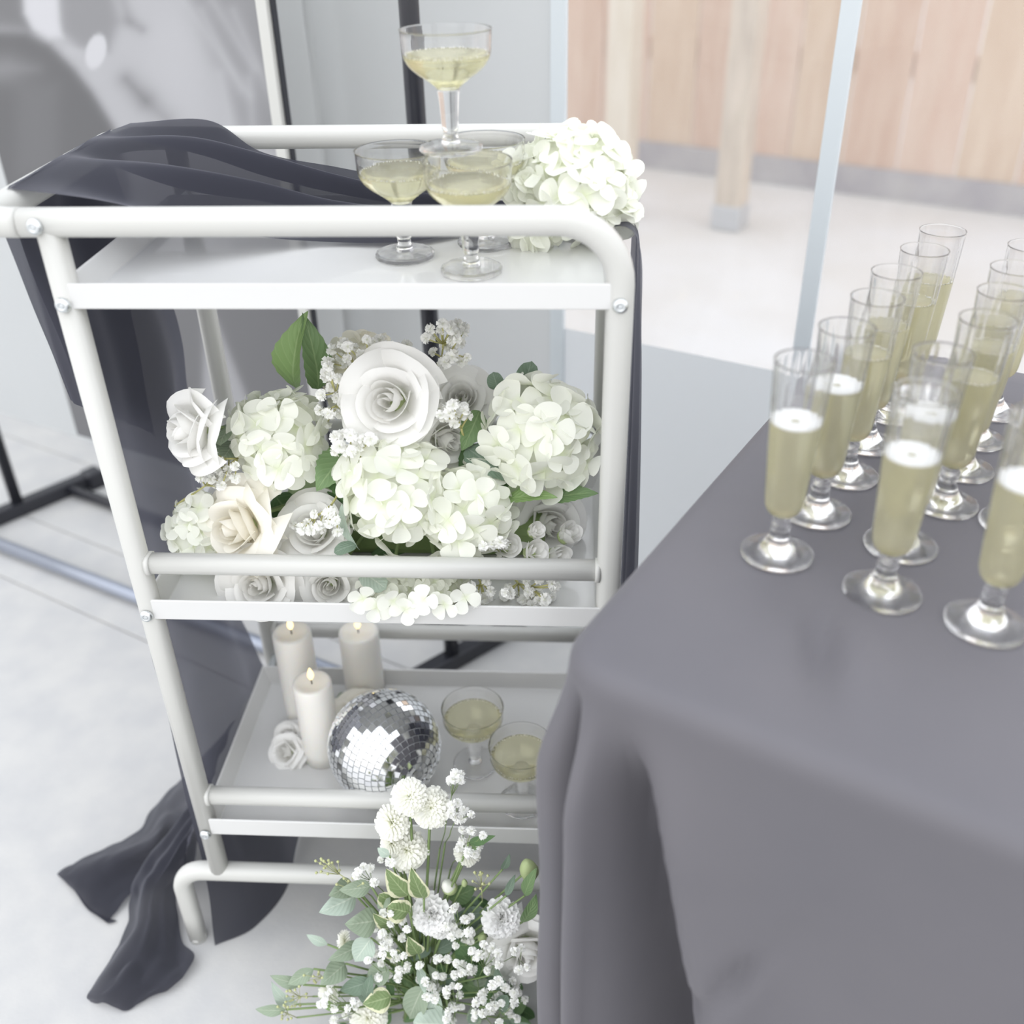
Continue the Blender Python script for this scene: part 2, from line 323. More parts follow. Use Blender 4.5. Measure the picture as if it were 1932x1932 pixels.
# ------------------------------------------------------------------ outside: fence and posts
FD = Vector((1.373, -.785, 0)).normalized(); FN = Vector((-FD.y, FD.x, 0)); FP = Vector((.818, 4.05, 0)); FA = math.atan2(FD.y, FD.x)
fence = empty('wooden_fence', FP); tag(fence, 'tall reddish wooden plank fence behind the clear tent window', 'fence')
for k in range(-14, 12):
    sA = .161 + .2265 * k; wdt = .2265 - .006; th = .02 + R.uniform(-.004, .004)
    c = FP + FD * (sA + .113) + FN * R.uniform(.0, .006) + Vector((0, 0, 1.0))
    o = bev(build('plank', *box(c, (wdt, th, 1.78), FA), M_wood[k % 3], fence, smooth=False), .004)
build('kickboard', *box(FP + FD * -.1 + FN * -.012 + Vector((0, 0, .055)), (5.9, .04, .11), FA), M_kick, fence, smooth=False)
for z in (.5, 1.5): build('rail', *box(FP + FD * -.1 + FN * .05 + Vector((0, 0, z)), (5.9, .05, .09), FA), M_wood[0], fence, smooth=False)
def wooden_post(P, wd, mat, label, top):
    r = empty('wooden_post', P); tag(r, label, 'post', None)
    bev(build('shaft', *box(P + Vector((0, 0, top / 2 + .02)), (wd, wd, top), FA), mat, r, smooth=False), .008)
    bev(build('metal_base', *box(P + Vector((0, 0, .045)), (wd + .012, wd + .012, .09), FA), M_galv, r, smooth=False), .004)
wooden_post(Vector((1.03, 3.12, 0)), .10, M_post, 'brown square wooden post standing in front of the plank fence', 2.3)
wooden_post(Vector((.615, 3.31, 0)), .10, M_post2, 'pale tan wooden post beyond the window behind the hydrangea', 2.3)

# ------------------------------------------------------------------ backdrop stand and poster
SA = Vector((-.777, 1.017, 0)); SB = Vector((.226, .5445, 0)); SD = (SB - SA).normalized(); SN = Vector((-SD.y, SD.x, 0)); ZA = Vector((0, 0, 1))
st = empty('backdrop_stand', (SA + SB) / 2); tag(st, 'black metal backdrop stand with two uprights holding the portrait print', 'stand')
for P in (SA, SB):
    build('upright', *sweep([P + ZA * .02, P + ZA * 1.0, P + ZA * 2.1], .0125, 20), M_black, st)
build('top_bar', *sweep([SA + ZA * 2.08, SB + ZA * 2.08], .0125, 16), M_black, st)
FB = Vector((.63, .77, 0)).normalized()
bev(build('foot_bar', *box(SA + FB * .005 + ZA * .016, (.34, .032, .032), math.atan2(FB.y, FB.x)), M_black, st, smooth=False), .004)
FB2 = Vector((.72, .69, 0)).normalized()
bev(build('foot_bar', *box(SB + FB2 * .005 + ZA * .016, (.30, .03, .03), math.atan2(FB2.y, FB2.x)), M_black, st, smooth=False), .004)
for P in (Vector((-.662, 1.145, .016)), Vector((.324, .646, .02))):
    bev(build('end_cap', *box(P, (.04, .045, .045), math.atan2(FB.y, FB.x)), M_black, st, smooth=False), .006)
build('cross_rail', *sweep([Vector((-.70, 1.098, .018)), Vector((.265, .609, .018))], .012, 14), M_black, st)
build('cross_rail', *sweep([Vector((-.875, .932, .02)), Vector((.135, .449, .02))], .013, 16), M_greybar, st)

def soft(d, w): return 1 / (1 + math.exp(max(-40, min(40, d / (w * .6)))))
def seg_d(x, y, a, b):
    vx, vy = b[0] - a[0], b[1] - a[1]; t = max(0, min(1, ((x - a[0]) * vx + (y - a[1]) * vy) / (vx * vx + vy * vy))); return math.hypot(x - a[0] - t * vx, y - a[1] - t * vy)
def poly_d(x, y, P):
    d = 1e9; ins = False
    for i in range(len(P)):
        a, b = P[i], P[i - 1]; d = min(d, seg_d(x, y, a, b))
        if (a[1] > y) != (b[1] > y) and x < (b[0] - a[0]) * (y - a[1]) / (b[1] - a[1]) + a[0]: ins = not ins
    return -d if ins else d
def mixc(a, b, t): return a + (b - a) * t
def portrait(x, y):                     # grey value of the printed portrait; x, y in print units (hundreds run left-right, top-down)
    v = 205
    v = mixc(v, 172, soft(poly_d(x, y, [(105, -40), (205, -40), (225, 40), (205, 95), (150, 90), (115, 60)]), 9))
    v = mixc(v, 150, soft(poly_d(x, y, [(-150, -60), (40, -60), (60, 60), (-150, 40)]), 12))
    v = mixc(v, 134, soft(poly_d(x, y, [(-140, 55), (50, 62), (95, 85), (140, 130), (175, 175), (215, 240), (240, 330), (255, 420), (-140, 800)]), 7))
    v = mixc(v, 165, soft(poly_d(x, y, [(-140, 110), (20, 108), (70, 130), (20, 150), (-140, 160)]), 16))
    v = mixc(v, 150, .6 * soft(poly_d(x, y, [(30, 150), (110, 160), (110, 330), (30, 330)]), 14))
    v = mixc(v, 228, soft(poly_d(x, y, [(42, -40), (108, -40), (112, 40), (118, 70), (92, 72), (62, 55), (45, 25)]), 5))
    v = mixc(v, 155, soft(seg_d(x, y, (240, 38), (268, 55)) - 4, 9) * .7)
    v = mixc(v, 165, soft(seg_d(x, y, (232, 0), (245, 40)) - 6, 9) * .6)
    v = mixc(v, 145, soft(seg_d(x, y, (238, 150), (275, 190)) - 5, 15) * .9); v = mixc(v, 160, soft(seg_d(x, y, (275, 190), (315, 225)) - 6, 18) * .7)
    v = mixc(v, 190, soft(seg_d(x, y, (330, 80), (330, 200)) - 50, 25) * -.3)
    v = mixc(v, 172, soft(poly_d(x, y, [(340, -40), (600, -40), (600, 300), (455, 260), (420, 150)]), 16))
    for (a, b, t) in (((345, 0), (470, 180), 4), ((400, 0), (480, 130), 5), ((440, 20), (520, 200), 4), ((415, 140), (440, 260), 7), ((470, 150), (480, 280), 5), ((380, 20), (455, 170), 3)):
        v = mixc(v, 215, .6 * soft(seg_d(x, y, a, b) - t, 10))
    v = mixc(v, 138, soft(poly_d(x, y, [(505, 0), (530, -30), (560, 300), (520, 200)]), 10) * .4)
    v = mixc(v, 226, soft((((x - 181) * .97 + (y - 97) * .25) / 19) ** 2 * 9 + (((y - 97) * .97 - (x - 181) * .25) / 34) ** 2 * 9 - 9, 1.2))
    v = mixc(v, 210, soft(seg_d(x, y, (130, 95), (150, 100)) - 6, 5) * .7)
    v = mixc(v, 146, soft(-(y - 420), 40))
    v = mixc(v, 192, soft(poly_d(x, y, [(385, 560), (412, 612), (470, 760), (520, 900), (380, 900)]), 6))
    return v
def pposter(s, z, d=0.0): return SA + SD * s + SN * d + ZA * z
s0, s1, z0, z1 = .285, .885, .27, 1.30
pst = empty('portrait_poster', pposter((s0 + s1) / 2, z0)); tag(pst, 'large black and white printed portrait poster hung behind the trolley', 'poster')
NU, NV = 150, 240; V = []; C = []
for i in range(NU):
    for j in range(NV):
        p = pposter(s0 + (s1 - s0) * i / (NU - 1), z0 + (z1 - z0) * j / (NV - 1), -.012); V.append(p)
        q = p - CAM; dd = q.dot(FW); C.append(portrait(966 + FPX * q.dot(RT) / dd, 966 - FPX * q.dot(UP) / dd))
mt, n_, o_ = nodes('printed_portrait'); va = n_.nodes.new('ShaderNodeVertexColor'); va.layer_name = 'print'; bb = n_.nodes.new('ShaderNodeBsdfPrincipled'); bb.inputs['Roughness'].default_value = .5
n_.links.new(va.outputs[0], bb.inputs['Base Color']); n_.links.new(bb.outputs[0], o_.inputs[0])
po = build('print', V, grid_faces(NU, NV), mt, pst)
ca = po.data.color_attributes.new('print', 'FLOAT_COLOR', 'POINT')
for i, v in enumerate(C):
    v = max(60, 205 + (v - 205) * 1.25); l = ((v / 255 + .055) / 1.055) ** 2.4 * .60; ca.data[i].color = (l * .985, l * .985, l * 1.03, 1)
build('board', *box(pposter((s0 + s1) / 2, (z0 + z1) / 2, -.005), (s1 - s0 + .002, .012, z1 - z0), math.atan2(SD.y, SD.x)), M_white, pst, smooth=False)
build('white_edge', *box(pposter(s1 + .008, (z0 + z1) / 2, -.008), (.017, .016, z1 - z0), math.atan2(SD.y, SD.x)), M_white, pst, smooth=False)
build('gap_shadow', *box(pposter(s1 + .0185, (z0 + z1) / 2, -.004), (.002, .01, z1 - z0), math.atan2(SD.y, SD.x)), M_black, pst, smooth=False)  # black strip standing in for the shadow in the gap beside the board

# ------------------------------------------------------------------ serving trolley
TW, TD, TR, ZTOP = .465, .305, .0117, .942
Z1, ZM, Z2, ZL, Z3, ZB = .876, .603, .540, .272, .211, .136
cart = empty('serving_trolley', (TW / 2, TD / 2, 0)); tag(cart, 'white tubular metal serving trolley with three trays, dressed with flowers', 'trolley')
X, Y_, Z_ = Vector((1, 0, 0)), Vector((0, 1, 0)), Vector((0, 0, 1))
for y in (0, TD):
    b = .052
    path = [Vector((-.022, y, ZTOP)), Vector((.05, y, ZTOP)), Vector((.2, y, ZTOP)), Vector((.35, y, ZTOP))] + arc((TW - b, y, ZTOP - b), b, PI / 2, 0, 10, X, Z_) + [Vector((TW, y, .6)), Vector((TW, y, .3)), Vector((TW, y, ZB + .008))]
    build('frame_tube', *sweep(path, TR, 16, 2.6), M_white, cart)
    build('leg', *sweep([Vector((0, y, ZTOP - .006)), Vector((0, y, .5)), Vector((0, y, ZB + .005))], TR * .92, 16, 2.6), M_white, cart)
    for z in (ZM, ZL):
        build('guard_rail', *sweep([Vector((.008, y, z)), Vector((TW / 2, y, z)), Vector((TW - .008, y, z))], TR * .86, 16, 2.6), M_white, cart)
    fb = .032
    path = [Vector((-.053, y, 0.004)), Vector((-.053, y, .05))] + arc((-.053 + fb, y, ZB - fb), fb, PI, PI / 2, 8, X, Z_) + [Vector((.1, y, ZB)), Vector((TW - .1, y, ZB))] + arc((TW + .053 - fb, y, ZB - fb), fb, PI / 2, 0, 8, X, Z_) + [Vector((TW + .053, y, .05)), Vector((TW + .053, y, .004))]
    build('base_rail', *sweep(path, TR * .95, 16, 2.6), M_white, cart)
    for x in (-.053, TW + .053): build('foot_cap', *sweep([Vector((x, y, 0)), Vector((x, y, .008))], TR * .98, 16), M_white, cart)
    for x in (0, TW):
        for z in (ZM, ZL): build('weld_collar', *sweep([Vector((x + (.009 if x == 0 else -.009), y, z)), Vector((x + (.0135 if x == 0 else -.0135), y, z))], TR * 1.0, 14, 2.6), M_white, cart)
# U-shaped push handle
hb = .03
path = [Vector((-.0235, 0, ZTOP))] + arc((-.03, hb, ZTOP), hb, -PI / 2, -PI, 8, X, Y_) + arc((-.03, TD - hb, ZTOP), hb, PI, PI / 2, 8, X, Y_) + [Vector((-.0235, TD, ZTOP))]
build('handle', *sweep(path, TR * 1.02, 16, 2.6), M_white, cart)
TB = .263
def tray(z0, z1):
    rings = [((-.001, -.0095, TW + .001, TB + .0005), z0), ((-.001, -.0095, TW + .001, TB + .0005), z1), ((.0015, -.007, TW - .0015, TB - .002), z1), ((.0115, .002, TW - .0115, TB - .011), z0 + .003)]
    V, F = [], []
    for (a, b, c, d), z in rings: V += [(a, b, z), (c, b, z), (c, d, z), (a, d, z)]
    for k in range(3):
        for i in range(4): F.append((k * 4 + i, k * 4 + (i + 1) % 4, k * 4 + 4 + (i + 1) % 4, k * 4 + 4 + i))
    F.append((12, 13, 14, 15)); F.append((3, 2, 1, 0))
    return bev(build('tray', V, F, M_tray, cart, smooth=False), .0012)
tray(.8712, .8935); tray(.5395, .5638); tray(.2147, .2404)
for x in (.006, TW - .006):            # flat steel brackets from each tray to the rear legs
    for z in (.8825, .5515, .2275): bev(build('bracket', *box((x, (TB + TD) / 2 - .004, z), (.003, TD - TB - .004, .016)), M_steel, cart, smooth=False), .0008)
def bolt(P):
    prof = [(0, .0042), (.0016, .0042), (.0022, .0042), (.0022, .0022), (.0026, .0044), (.0042, .0042), (.0058, .0028), (.0066, .0012), (.0066, 0)]
    V, F = lathe(prof, 18); V = [Vector((v.x, -v.z, v.y)) + Vector(P) for v in V]
    o = build('bolt', V, F, M_steel, cart)
for x in (0, TW):
    for z in (Z1, Z2, Z3): bolt((x, -TR - .0002, z + .006 if z != Z1 else z))
bolt((-.006, -TR - .0002, ZTOP)); bolt((-.006, -TR - .0002, ZTOP)) if False else None

# ------------------------------------------------------------------ black chiffon drape
def fold_n(ax, amp, k, ph=0, lo=.15):
    ax = Vector(ax)
    def f(u, v, p): return ax * (amp * (lo + u) * (math.sin(k * v * 2 * PI + ph + u * 1.3) + .4 * math.sin(k * 2.3 * v * 2 * PI + 1 + ph)) + .0025 * noise.noise(p * 16))
    return f
H = -.055
rows = [[(H, .055, .955), (H, .10, .9555), (H, .15, .9585), (H, .19, .956), (H, .225, .9585), (H, .265, .9565), (H + .01, .308, .957)],
        [spot(215, 383, .07), spot(255, 372, .10), spot(300, 309, .145), spot(330, 318, .18), spot(350, 258, .22), spot(370, 262, .26), spot(393, 227, .306)],
        [spot(450, 440, .115), spot(465, 415, .14), spot(480, 341, .17), spot(495, 345, .19), spot(500, 292, .215), spot(500, 305, .24), spot(495, 287, .268)],
        [spot(610, 456, .145), spot(615, 430, .155), spot(625, 377, .18), spot(635, 375, .2), spot(640, 331, .215), spot(640, 338, .235), spot(640, 316, .255)],
        [spot(770, 456, .145), spot(770, 430, .16), spot(775, 393, .185), spot(780, 388, .205), spot(785, 362, .22), spot(790, 362, .24), spot(792, 346, .255)],
        [(.352, .19, .879), (.352, .2, .884), (.352, .212, .892), (.352, .222, .888), (.352, .234, .894), (.352, .245, .889), (.352, .254, .884)],
        [(.43, .17, .880), (.43, .185, .884), (.43, .20, .888), (.43, .215, .885), (.43, .23, .888), (.43, .242, .885), (.43, .252, .884)],
        [(.482, .11, .897), (.482, .135, .897), (.482, .16, .899), (.482, .19, .897), (.482, .22, .899), (.482, .25, .897), (.482, .285, .897)],
        [(.492, .10, .80), (.487, .13, .80), (.494, .16, .80), (.488, .19, .80), (.494, .22, .80), (.488, .255, .80), (.490, .285, .80)],
        [(.499, .09, .60), (.489, .12, .60), (.500, .155, .60), (.490, .185, .60), (.500, .22, .60), (.489, .255, .60), (.493, .285, .60)],
        [(.505, .085, .3), (.490, .12, .3), (.505, .155, .3), (.490, .185, .3), (.505, .22, .3), (.490, .255, .3), (.496, .285, .3)],
        [(.512, .085, .012), (.492, .12, .012), (.512, .155, .012), (.492, .185, .012), (.512, .22, .012), (.490, .255, .012), (.50, .285, .012)]]
for rw in rows[1:6]:
    for k_, dz_ in ((1, .004), (3, .018), (5, .015)): rw[k_] = Vector(rw[k_]) - Vector((0, 0, min(dz_, max(0, rw[k_][2] - .879))))
s1_ = sheet(rows, 170, 60)
# inner hang at the left end, flaring on the floor under the bottom tray
rows = [[(H - .002, .07, .955), (H - .002, .14, .955), (H - .002, .21, .955), (H - .002, .285, .955)],
        [(H - .012, .065, .90), (H - .012, .14, .90), (H - .012, .21, .90), (H - .006, .288, .90)],
        [(-.045, .05, .75), (-.045, .13, .75), (-.042, .21, .75), spot(335, 592, .285)],
        [(-.040, .035, .60), (-.043, .12, .6), (-.038, .21, .6), spot(384, 880, .285)],
        [(-.040, .03, .45), (-.043, .12, .45), (-.035, .21, .45), spot(440, 1100, .285)],
        [(-.043, .03, .30), (-.043, .12, .30), (-.03, .21, .30), spot(497, 1240, .285)],
        [(-.045, .03, .19), (-.035, .11, .19), (-.015, .2, .19), (.008, .28, .19)],
        [(-.035, .015, .10), (.0, .07, .10), (.022, .14, .10), (.03, .25, .10)],
        [(-.024, -.014, .004), (.018, .018, .003), (.045, .09, .003), (.035, .24, .003)]]
s2_ = sheet(rows, 120, 60, lambda u, v, p: Vector((1, 0, 0)) * (.009 * math.sin(v * 9.5 + 1.2 * math.sin(u * 3)) + .003 * math.sin(v * 19 + u * 3)) * min(1, u * 4) * (1 if u < .85 else max(0, (1 - u) / .15)) + Vector((.004 * noise.noise(p * 14), 0, 0)))
# outer flap over the handle
rows = [[(H, .055, .957), (H, .13, .9575), (H, .2, .9575), (H, .28, .957)], [(H - .017, .055, .935), (H - .017, .13, .935), (H - .017, .2, .935), (H - .017, .28, .935)],
        [(-.075, .062, .88), (-.078, .13, .88), (-.074, .2, .88), (-.072, .27, .88)], [spot(125, 755, .082), (-.074, .13, .705), (-.07, .19, .66), spot(290, 822, .235)]]
s3_ = sheet(rows, 60, 40, fold_n((1, 0, 0), .003, 2.2, .5, 0))
# two tails spread on the floor
def F_(u, v, z): return flat(u, v, z)
rows = [[(-.044, .235, .16), (-.044, .19, .16), (-.044, .14, .16), (-.045, .09, .16)],
        [F_(343, 1472, .06), F_(352, 1520, .075), F_(358, 1575, .07), F_(365, 1640, .05)],
        [F_(288, 1532, .03), F_(318, 1545, .06), F_(335, 1600, .035), F_(350, 1650, .05)],
        [F_(262, 1572, .02), F_(290, 1590, .05), F_(305, 1622, .02), F_(330, 1648, .04)],
        [F_(185, 1608, .008), F_(215, 1625, .030), F_(245, 1645, .014), F_(272, 1668, .012)],
        [F_(112, 1645, .004), F_(142, 1672, .016), F_(172, 1712, .006), F_(205, 1738, .004)],
        [F_(118, 1655, .002), F_(150, 1690, .004), F_(180, 1722, .002), F_(222, 1738, .002)]]
s4_ = sheet(rows, 60, 40, lambda u, v, p: Vector((0, 0, abs(.008 * noise.noise(p * 30)) + .007 * math.sin(v * 9 + u * 4) ** 2 * (1 - u))))
rows = [[(-.046, .15, .15), (-.046, .11, .15), (-.046, .07, .15), (-.046, .03, .15)],
        [F_(268, 1640, .05), F_(300, 1636, .085), F_(325, 1638, .09), F_(350, 1650, .04)],
        [F_(247, 1705, .03), F_(275, 1690, .06), F_(300, 1690, .05), F_(333, 1690, .03)],
        [F_(243, 1745, .012), F_(270, 1745, .035), F_(300, 1740, .03), F_(338, 1735, .008)],
        [F_(222, 1788, .010), F_(262, 1785, .030), F_(305, 1785, .012), F_(346, 1782, .006)],
        [F_(195, 1835, .008), F_(240, 1828, .022), F_(300, 1830, .01), F_(369, 1812, .008)],
        [F_(166, 1880, .012), F_(215, 1868, .024), F_(270, 1868, .012), F_(330, 1860, .008)],
        [F_(172, 1893, .002), F_(205, 1900, .006), F_(238, 1908, .002), F_(278, 1888, .002)]]
s5_ = sheet(rows, 70, 50, lambda u, v, p: Vector((0, 0, abs(.010 * noise.noise(p * 26)) + .008 * math.sin(v * 11 + u * 5) ** 2 * (1 - u * .7))))
dr = build('black_drape', *join(s1_, s2_, s3_, s4_, s5_), M_drape)
tag(dr, 'sheer black fabric draped over the trolley handle and trailing on the floor', 'drape')

# ------------------------------------------------------------------ table under a charcoal cloth
E1 = Vector((.8746, -.4848, 0)); E2 = Vector((.4848, .8746, 0)); A0, B0, A1, B1, ZT, RC = .489, -.035, 2.25, .635, .72, .045
def cloth_pt(a, b):
    ca, cb = max(A0 + RC, min(A1 - RC, a)), max(B0 + RC, min(B1 - RC, b)); dx, dy = a - ca, b - cb; d = math.hypot(dx, dy)
    u_, v_ = (a - .645) * .95 + (b - .075) * .3, (a - .645) * -.3 + (b - .075) * .95
    crease = -.011 * math.exp(-(u_ / .012) ** 2 - (v_ / .05) ** 2) + .006 * math.exp(-((u_ - .022) / .014) ** 2 - (v_ / .055) ** 2)
    crease += .0012 * noise.noise(Vector((a * 9, b * 9, 0))) - .0012 * math.exp(-((a - .80 - .1 * b) / .010) ** 2)
    rr = .016                                   # rounded table edge
    if d < RC - rr: return E1 * a + E2 * b + Vector((0, 0, ZT + crease))
    nx, ny = dx / d, dy / d; ex = d - (RC - rr)
    if ex < rr * PI / 2: o, h = rr * math.sin(ex / rr), rr * (1 - math.cos(ex / rr))
    else: o, h = rr, rr + ex - rr * PI / 2
    crease *= max(0, 1 - h / .02)
    s = None
    if a <= A0 + RC + .9 and b < .6:
        if b >= B0 + RC and a < A0 + RC: s = -(b - B0 - RC)
        elif nx < -1e-6 and ny < -1e-6: s = math.degrees(math.atan2(-ny, -nx)) / 90 * .16
        elif b < B0 + RC and a >= A0 + RC: s = .16 + (a - A0 - RC)
    kk = min(1, max(0, h - .012) / .12); kk = kk * kk * (3 - 2 * kk); g = kk * .008
    if s is not None:
        hh = min(h, .60)
        G = lambda c, w_: math.exp(-((s - c) / w_) ** 2)
        g += kk * (.016 * G(.050, .026) - .075 * G(.100, .0125) + .020 * G(.142, .018))
        g += kk * (-.030 - .20 * hh) * G(.172 + .12 * hh, .014 + .048 * hh) + kk * (.006 + .05 * hh) * G(.190 + .30 * hh, .018 + .03 * hh)
        g += kk * (.010 * G(.50 + .1 * hh, .08) - .010 * G(.70, .10) + .006 * G(-.12, .03) - .006 * G(-.22, .04))
        px_, pz = s - .275, h - .225
        g += kk * (-.010 * math.exp(-((px_ + .45 * pz) / .009) ** 2 - (pz / .07) ** 2) + .008 * math.exp(-((px_ - .018 + .1 * pz) / .012) ** 2 - ((pz + .02) / .06) ** 2) - .006 * math.exp(-((px_ + .02 - .6 * (pz - .05)) / .008) ** 2 - ((pz - .05) / .035) ** 2))
    g += kk * .004 * noise.noise(Vector((a * 6, b * 6, h * 3)))
    o += g
    P = E1 * (ca + nx * (RC - rr + o)) + E2 * (cb + ny * (RC - rr + o)); P.z = max(.003, ZT - h + crease); return P
def axis_pts(lo, hi, fine_lo, fine_hi, fine, coarse):
    o = []; x = lo
    while x < hi: o.append(x); x += fine if fine_lo <= x < fine_hi else coarse
    return o + [hi]
aa = axis_pts(A0 - .715, A1 + .715, A0 - .715, 1.15, .0075, .04); bb_ = axis_pts(B0 - .715, B1 + .715, B0 - .715, .1, .0075, .03)
V = [cloth_pt(a, b) for a in aa for b in bb_]
tcl = build('tablecloth', V, grid_faces(len(aa), len(bb_)), M_cloth)
tag(tcl, 'charcoal cloth draped to the floor over the drinks table', 'tablecloth')

# ------------------------------------------------------------------ glasses
def shell(outer, inner): return outer + inner
def ring_bubbles(r, z, n, rb, c=(0, 0, 0), spread=.0015, seed=1):
    q = random.Random(seed); V, F = [], []
    for i in range(n):
        a = 2 * PI * (i + q.random()) / n; rr = r - q.random() * spread; b = rb * q.uniform(.5, 1.1); ctr = Vector(c) + Vector((rr * math.cos(a), rr * math.sin(a), z + q.uniform(-.4, .5) * b))
        v = [Vector((1, 0, 0)), Vector((-1, 0, 0)), Vector((0, 1, 0)), Vector((0, -1, 0)), Vector((0, 0, 1)), Vector((0, 0, -1))]; k = len(V)
        V += [ctr + x * b for x in v]; F += [tuple(k + t for t in f) for f in ((0, 2, 4), (2, 1, 4), (1, 3, 4), (3, 0, 4), (2, 0, 5), (1, 2, 5), (3, 1, 5), (0, 3, 5))]
    return V, F
def smooth_prof(P, n): return [(max(0, p.x), p.y) for p in spline([Vector((a, b, 0)) for a, b in P], n)]
def make_coupe():
    r = empty('coupe_glass', (0, 0, 0))
    outp = [(0, .0505)] + smooth_prof([(.0092, .0505), (.0125, .0535), (.019, .0585), (.027, .0640), (.0335, .0705), (.0368, .078), (.0374, .086), (.0380, .0962)], 22) + [(.0384, .0968)]
    inn = [(.0378, .0968)] + smooth_prof([(.0370, .0955), (.0365, .086), (.0358, .0785), (.0325, .0717), (.026, .0653), (.018, .0600), (.011, .0565), (.004, .055)], 20) + [(0, .0549)]
    build('bowl', *lathe(outp + inn, 48), M_glass, r)
    stem = [(0, .0062)] + smooth_prof([(.0085, .0066), (.0072, .0105), (.0062, .0135), (.0064, .0185)], 8) + smooth_prof([(.0072, .0187), (.0078, .030), (.0088, .044), (.0098, .0503)], 8) + [(0, .0504)]
    build('stem', *lathe(stem, 24), M_glass, r)
    foot = [(0, 0), (.0255, 0), (.0276, .0012), (.0276, .0042), (.0255, .0056), (.014, .0061), (.0, .0062)]
    build('foot', *lathe(foot, 16), M_glass, r, smooth=False)
    lv = .0775
    win = [(0, .05495)] + [(x + .0005, z) for x, z in reversed(smooth_prof([(.0362, lv), (.0345, .0745), (.0325, .0717), (.026, .0653), (.018, .0600), (.011, .0565), (.004, .0551)], 16))] + [(.0352, lv - .0004), (0, lv - .0005)]
    build('wine', *lathe(win, 48), M_wine2, r)
    b = build('bubble_ring', *ring_bubbles(.0353, lv, 70, .0009), M_foam, r); b['kind'] = 'stuff'
    return r
def make_flute(foam=False):
    r = empty('champagne_flute', (0, 0, 0))
    foot = [(0, 0), (.0270, 0), (.0280, .0006), (.0280, .0013), (.026, .0020)] + smooth_prof([(.0215, .0030), (.015, .0065), (.0098, .0125), (.0078, .019), (.0066, .0235)], 12) + smooth_prof([(.0070, .0242), (.0079, .0262), (.0066, .0285), (.0077, .0305), (.0064, .0330)], 12) + [(.0068, .0362), (0, .0363)]
    foot = [(0, .0012), (.012, .0012), (.020, .0006)] + foot[1:]
    build('foot', *lathe(foot, 40), M_glass, r)
    outp = [(0, .0364)] + smooth_prof([(.007, .0366), (.0112, .0395), (.0138, .0445), (.0150, .052), (.0165, .078), (.0184, .110), (.0199, .140), (.0209, .1632)], 26) + [(.0211, .1637)]
    inn = [(.0205, .1637)] + smooth_prof([(.0202, .1625), (.0192, .140), (.0177, .110), (.0158, .078), (.0143, .053), (.0130, .0462), (.0104, .0415), (.005, .0392)], 24) + [(0, .039)]
    k0 = len(outp)
    wv = lambda j, a: (.00018 * math.cos(18 * a) if k0 + 1 < j < k0 + 22 else 0)
    build('bowl', *lathe(outp + inn, 72, wave=wv), M_glass, r)
    lv = .1165
    win = [(0, .03905)] + [(x + .0003, z) for x, z in reversed(smooth_prof([(.01815, lv), (.0177, .110), (.0158, .078), (.0143, .053), (.0130, .0462), (.0104, .0415), (.005, .0393)], 18))] + [(.0175, lv - .0004), (0, lv - .0005)]
    build('wine', *lathe(win, 48), M_wine, r)
    if foam:
        fp = [(.0030, lv - .0003), (.0040, lv + .0004), (.0120, lv + .0008), (.0165, lv + .0016), (.0178, lv + .0014), (.0181, lv + .0002), (.0178, lv - .0006), (.004, lv - .0005), (.0030, lv - .0003)]
        build('foam_ring', *lathe(fp, 40), M_foam, r)
    else:
        b = build('bubble_ring', *ring_bubbles(.0176, lv, 60, .0008, spread=.002), M_foam, r); b['kind'] = 'stuff'
    return r
ZF1 = .8743; ZF3 = .2178
coupe = make_coupe()
CP = [((.3361, .0758, ZF1), 'coupe glass at the front of the top tray, nearest the rail'), ((.2705, .1171, ZF1), 'left coupe glass of the lower three on the top tray'),
      ((.3435, .1545, ZF1), 'coupe glass at the back of the top tray, touching the hydrangea'), ((.3194, .1075, ZF1 + .0972), 'highest coupe glass, balanced on the rims of three others'),
      ((.3112, .1107, ZF3), 'coupe glass on the bottom tray beside the mirror ball'), ((.3733, .0505, ZF3), 'coupe glass on the bottom tray half hidden by the tablecloth')]
for i, (p, lab) in enumerate(CP):
    o = coupe if i == 0 else copy_tree(coupe)
    o.location = p; o.rotation_euler = (0, 0, R.uniform(0, 6)); tag(o, lab, 'glass', 'champagne coupes on the trolley')
fa, fb_ = make_flute(True), make_flute(False)
FL = [((1465, 1045), 1, 'foam-topped flute at the front end of the row nearest the trolley'), ((1540, 968), 1, 'second flute from the front in the row nearest the trolley'), ((1595, 897), 0, 'third flute from the front in the row nearest the trolley'),
      ((1631, 836), 0, 'fourth flute from the front in the row nearest the trolley'), ((1682, 782), 0, 'fifth flute from the front in the row nearest the trolley'), ((1716, 735), 0, 'farthest flute in the row nearest the trolley, by the table edge'),
      ((1663, 1118), 1, 'foam-topped flute at the front end of the middle row'), ((1698, 1030), 1, 'second flute from the front in the middle row'), ((1779, 950), 0, 'third flute from the front in the middle row'),
      ((1812, 885), 0, 'fourth flute from the front in the middle row'), ((1836, 828), 0, 'fifth flute from the front in the middle row'), ((1868, 775), 0, 'farthest flute in the middle row'),
      ((1859, 1178), 1, 'foam-topped flute nearest the front edge of the cloth, in the outer row'), ((1915, 990), 0, 'flute behind the front one of the outer row, cut by the picture edge')]
uf = [0, 0]
for i, (p, fm, lab) in enumerate(FL):
    src = fa if fm else fb_; o = src if not uf[fm] else copy_tree(src); uf[fm] = 1
    P = flat(p[0], p[1], ZT); o.location = P + Vector((0, 0, .0006)); o.rotation_euler = (0, 0, R.uniform(0, 6)); tag(o, lab, 'glass', 'champagne flutes on the table')

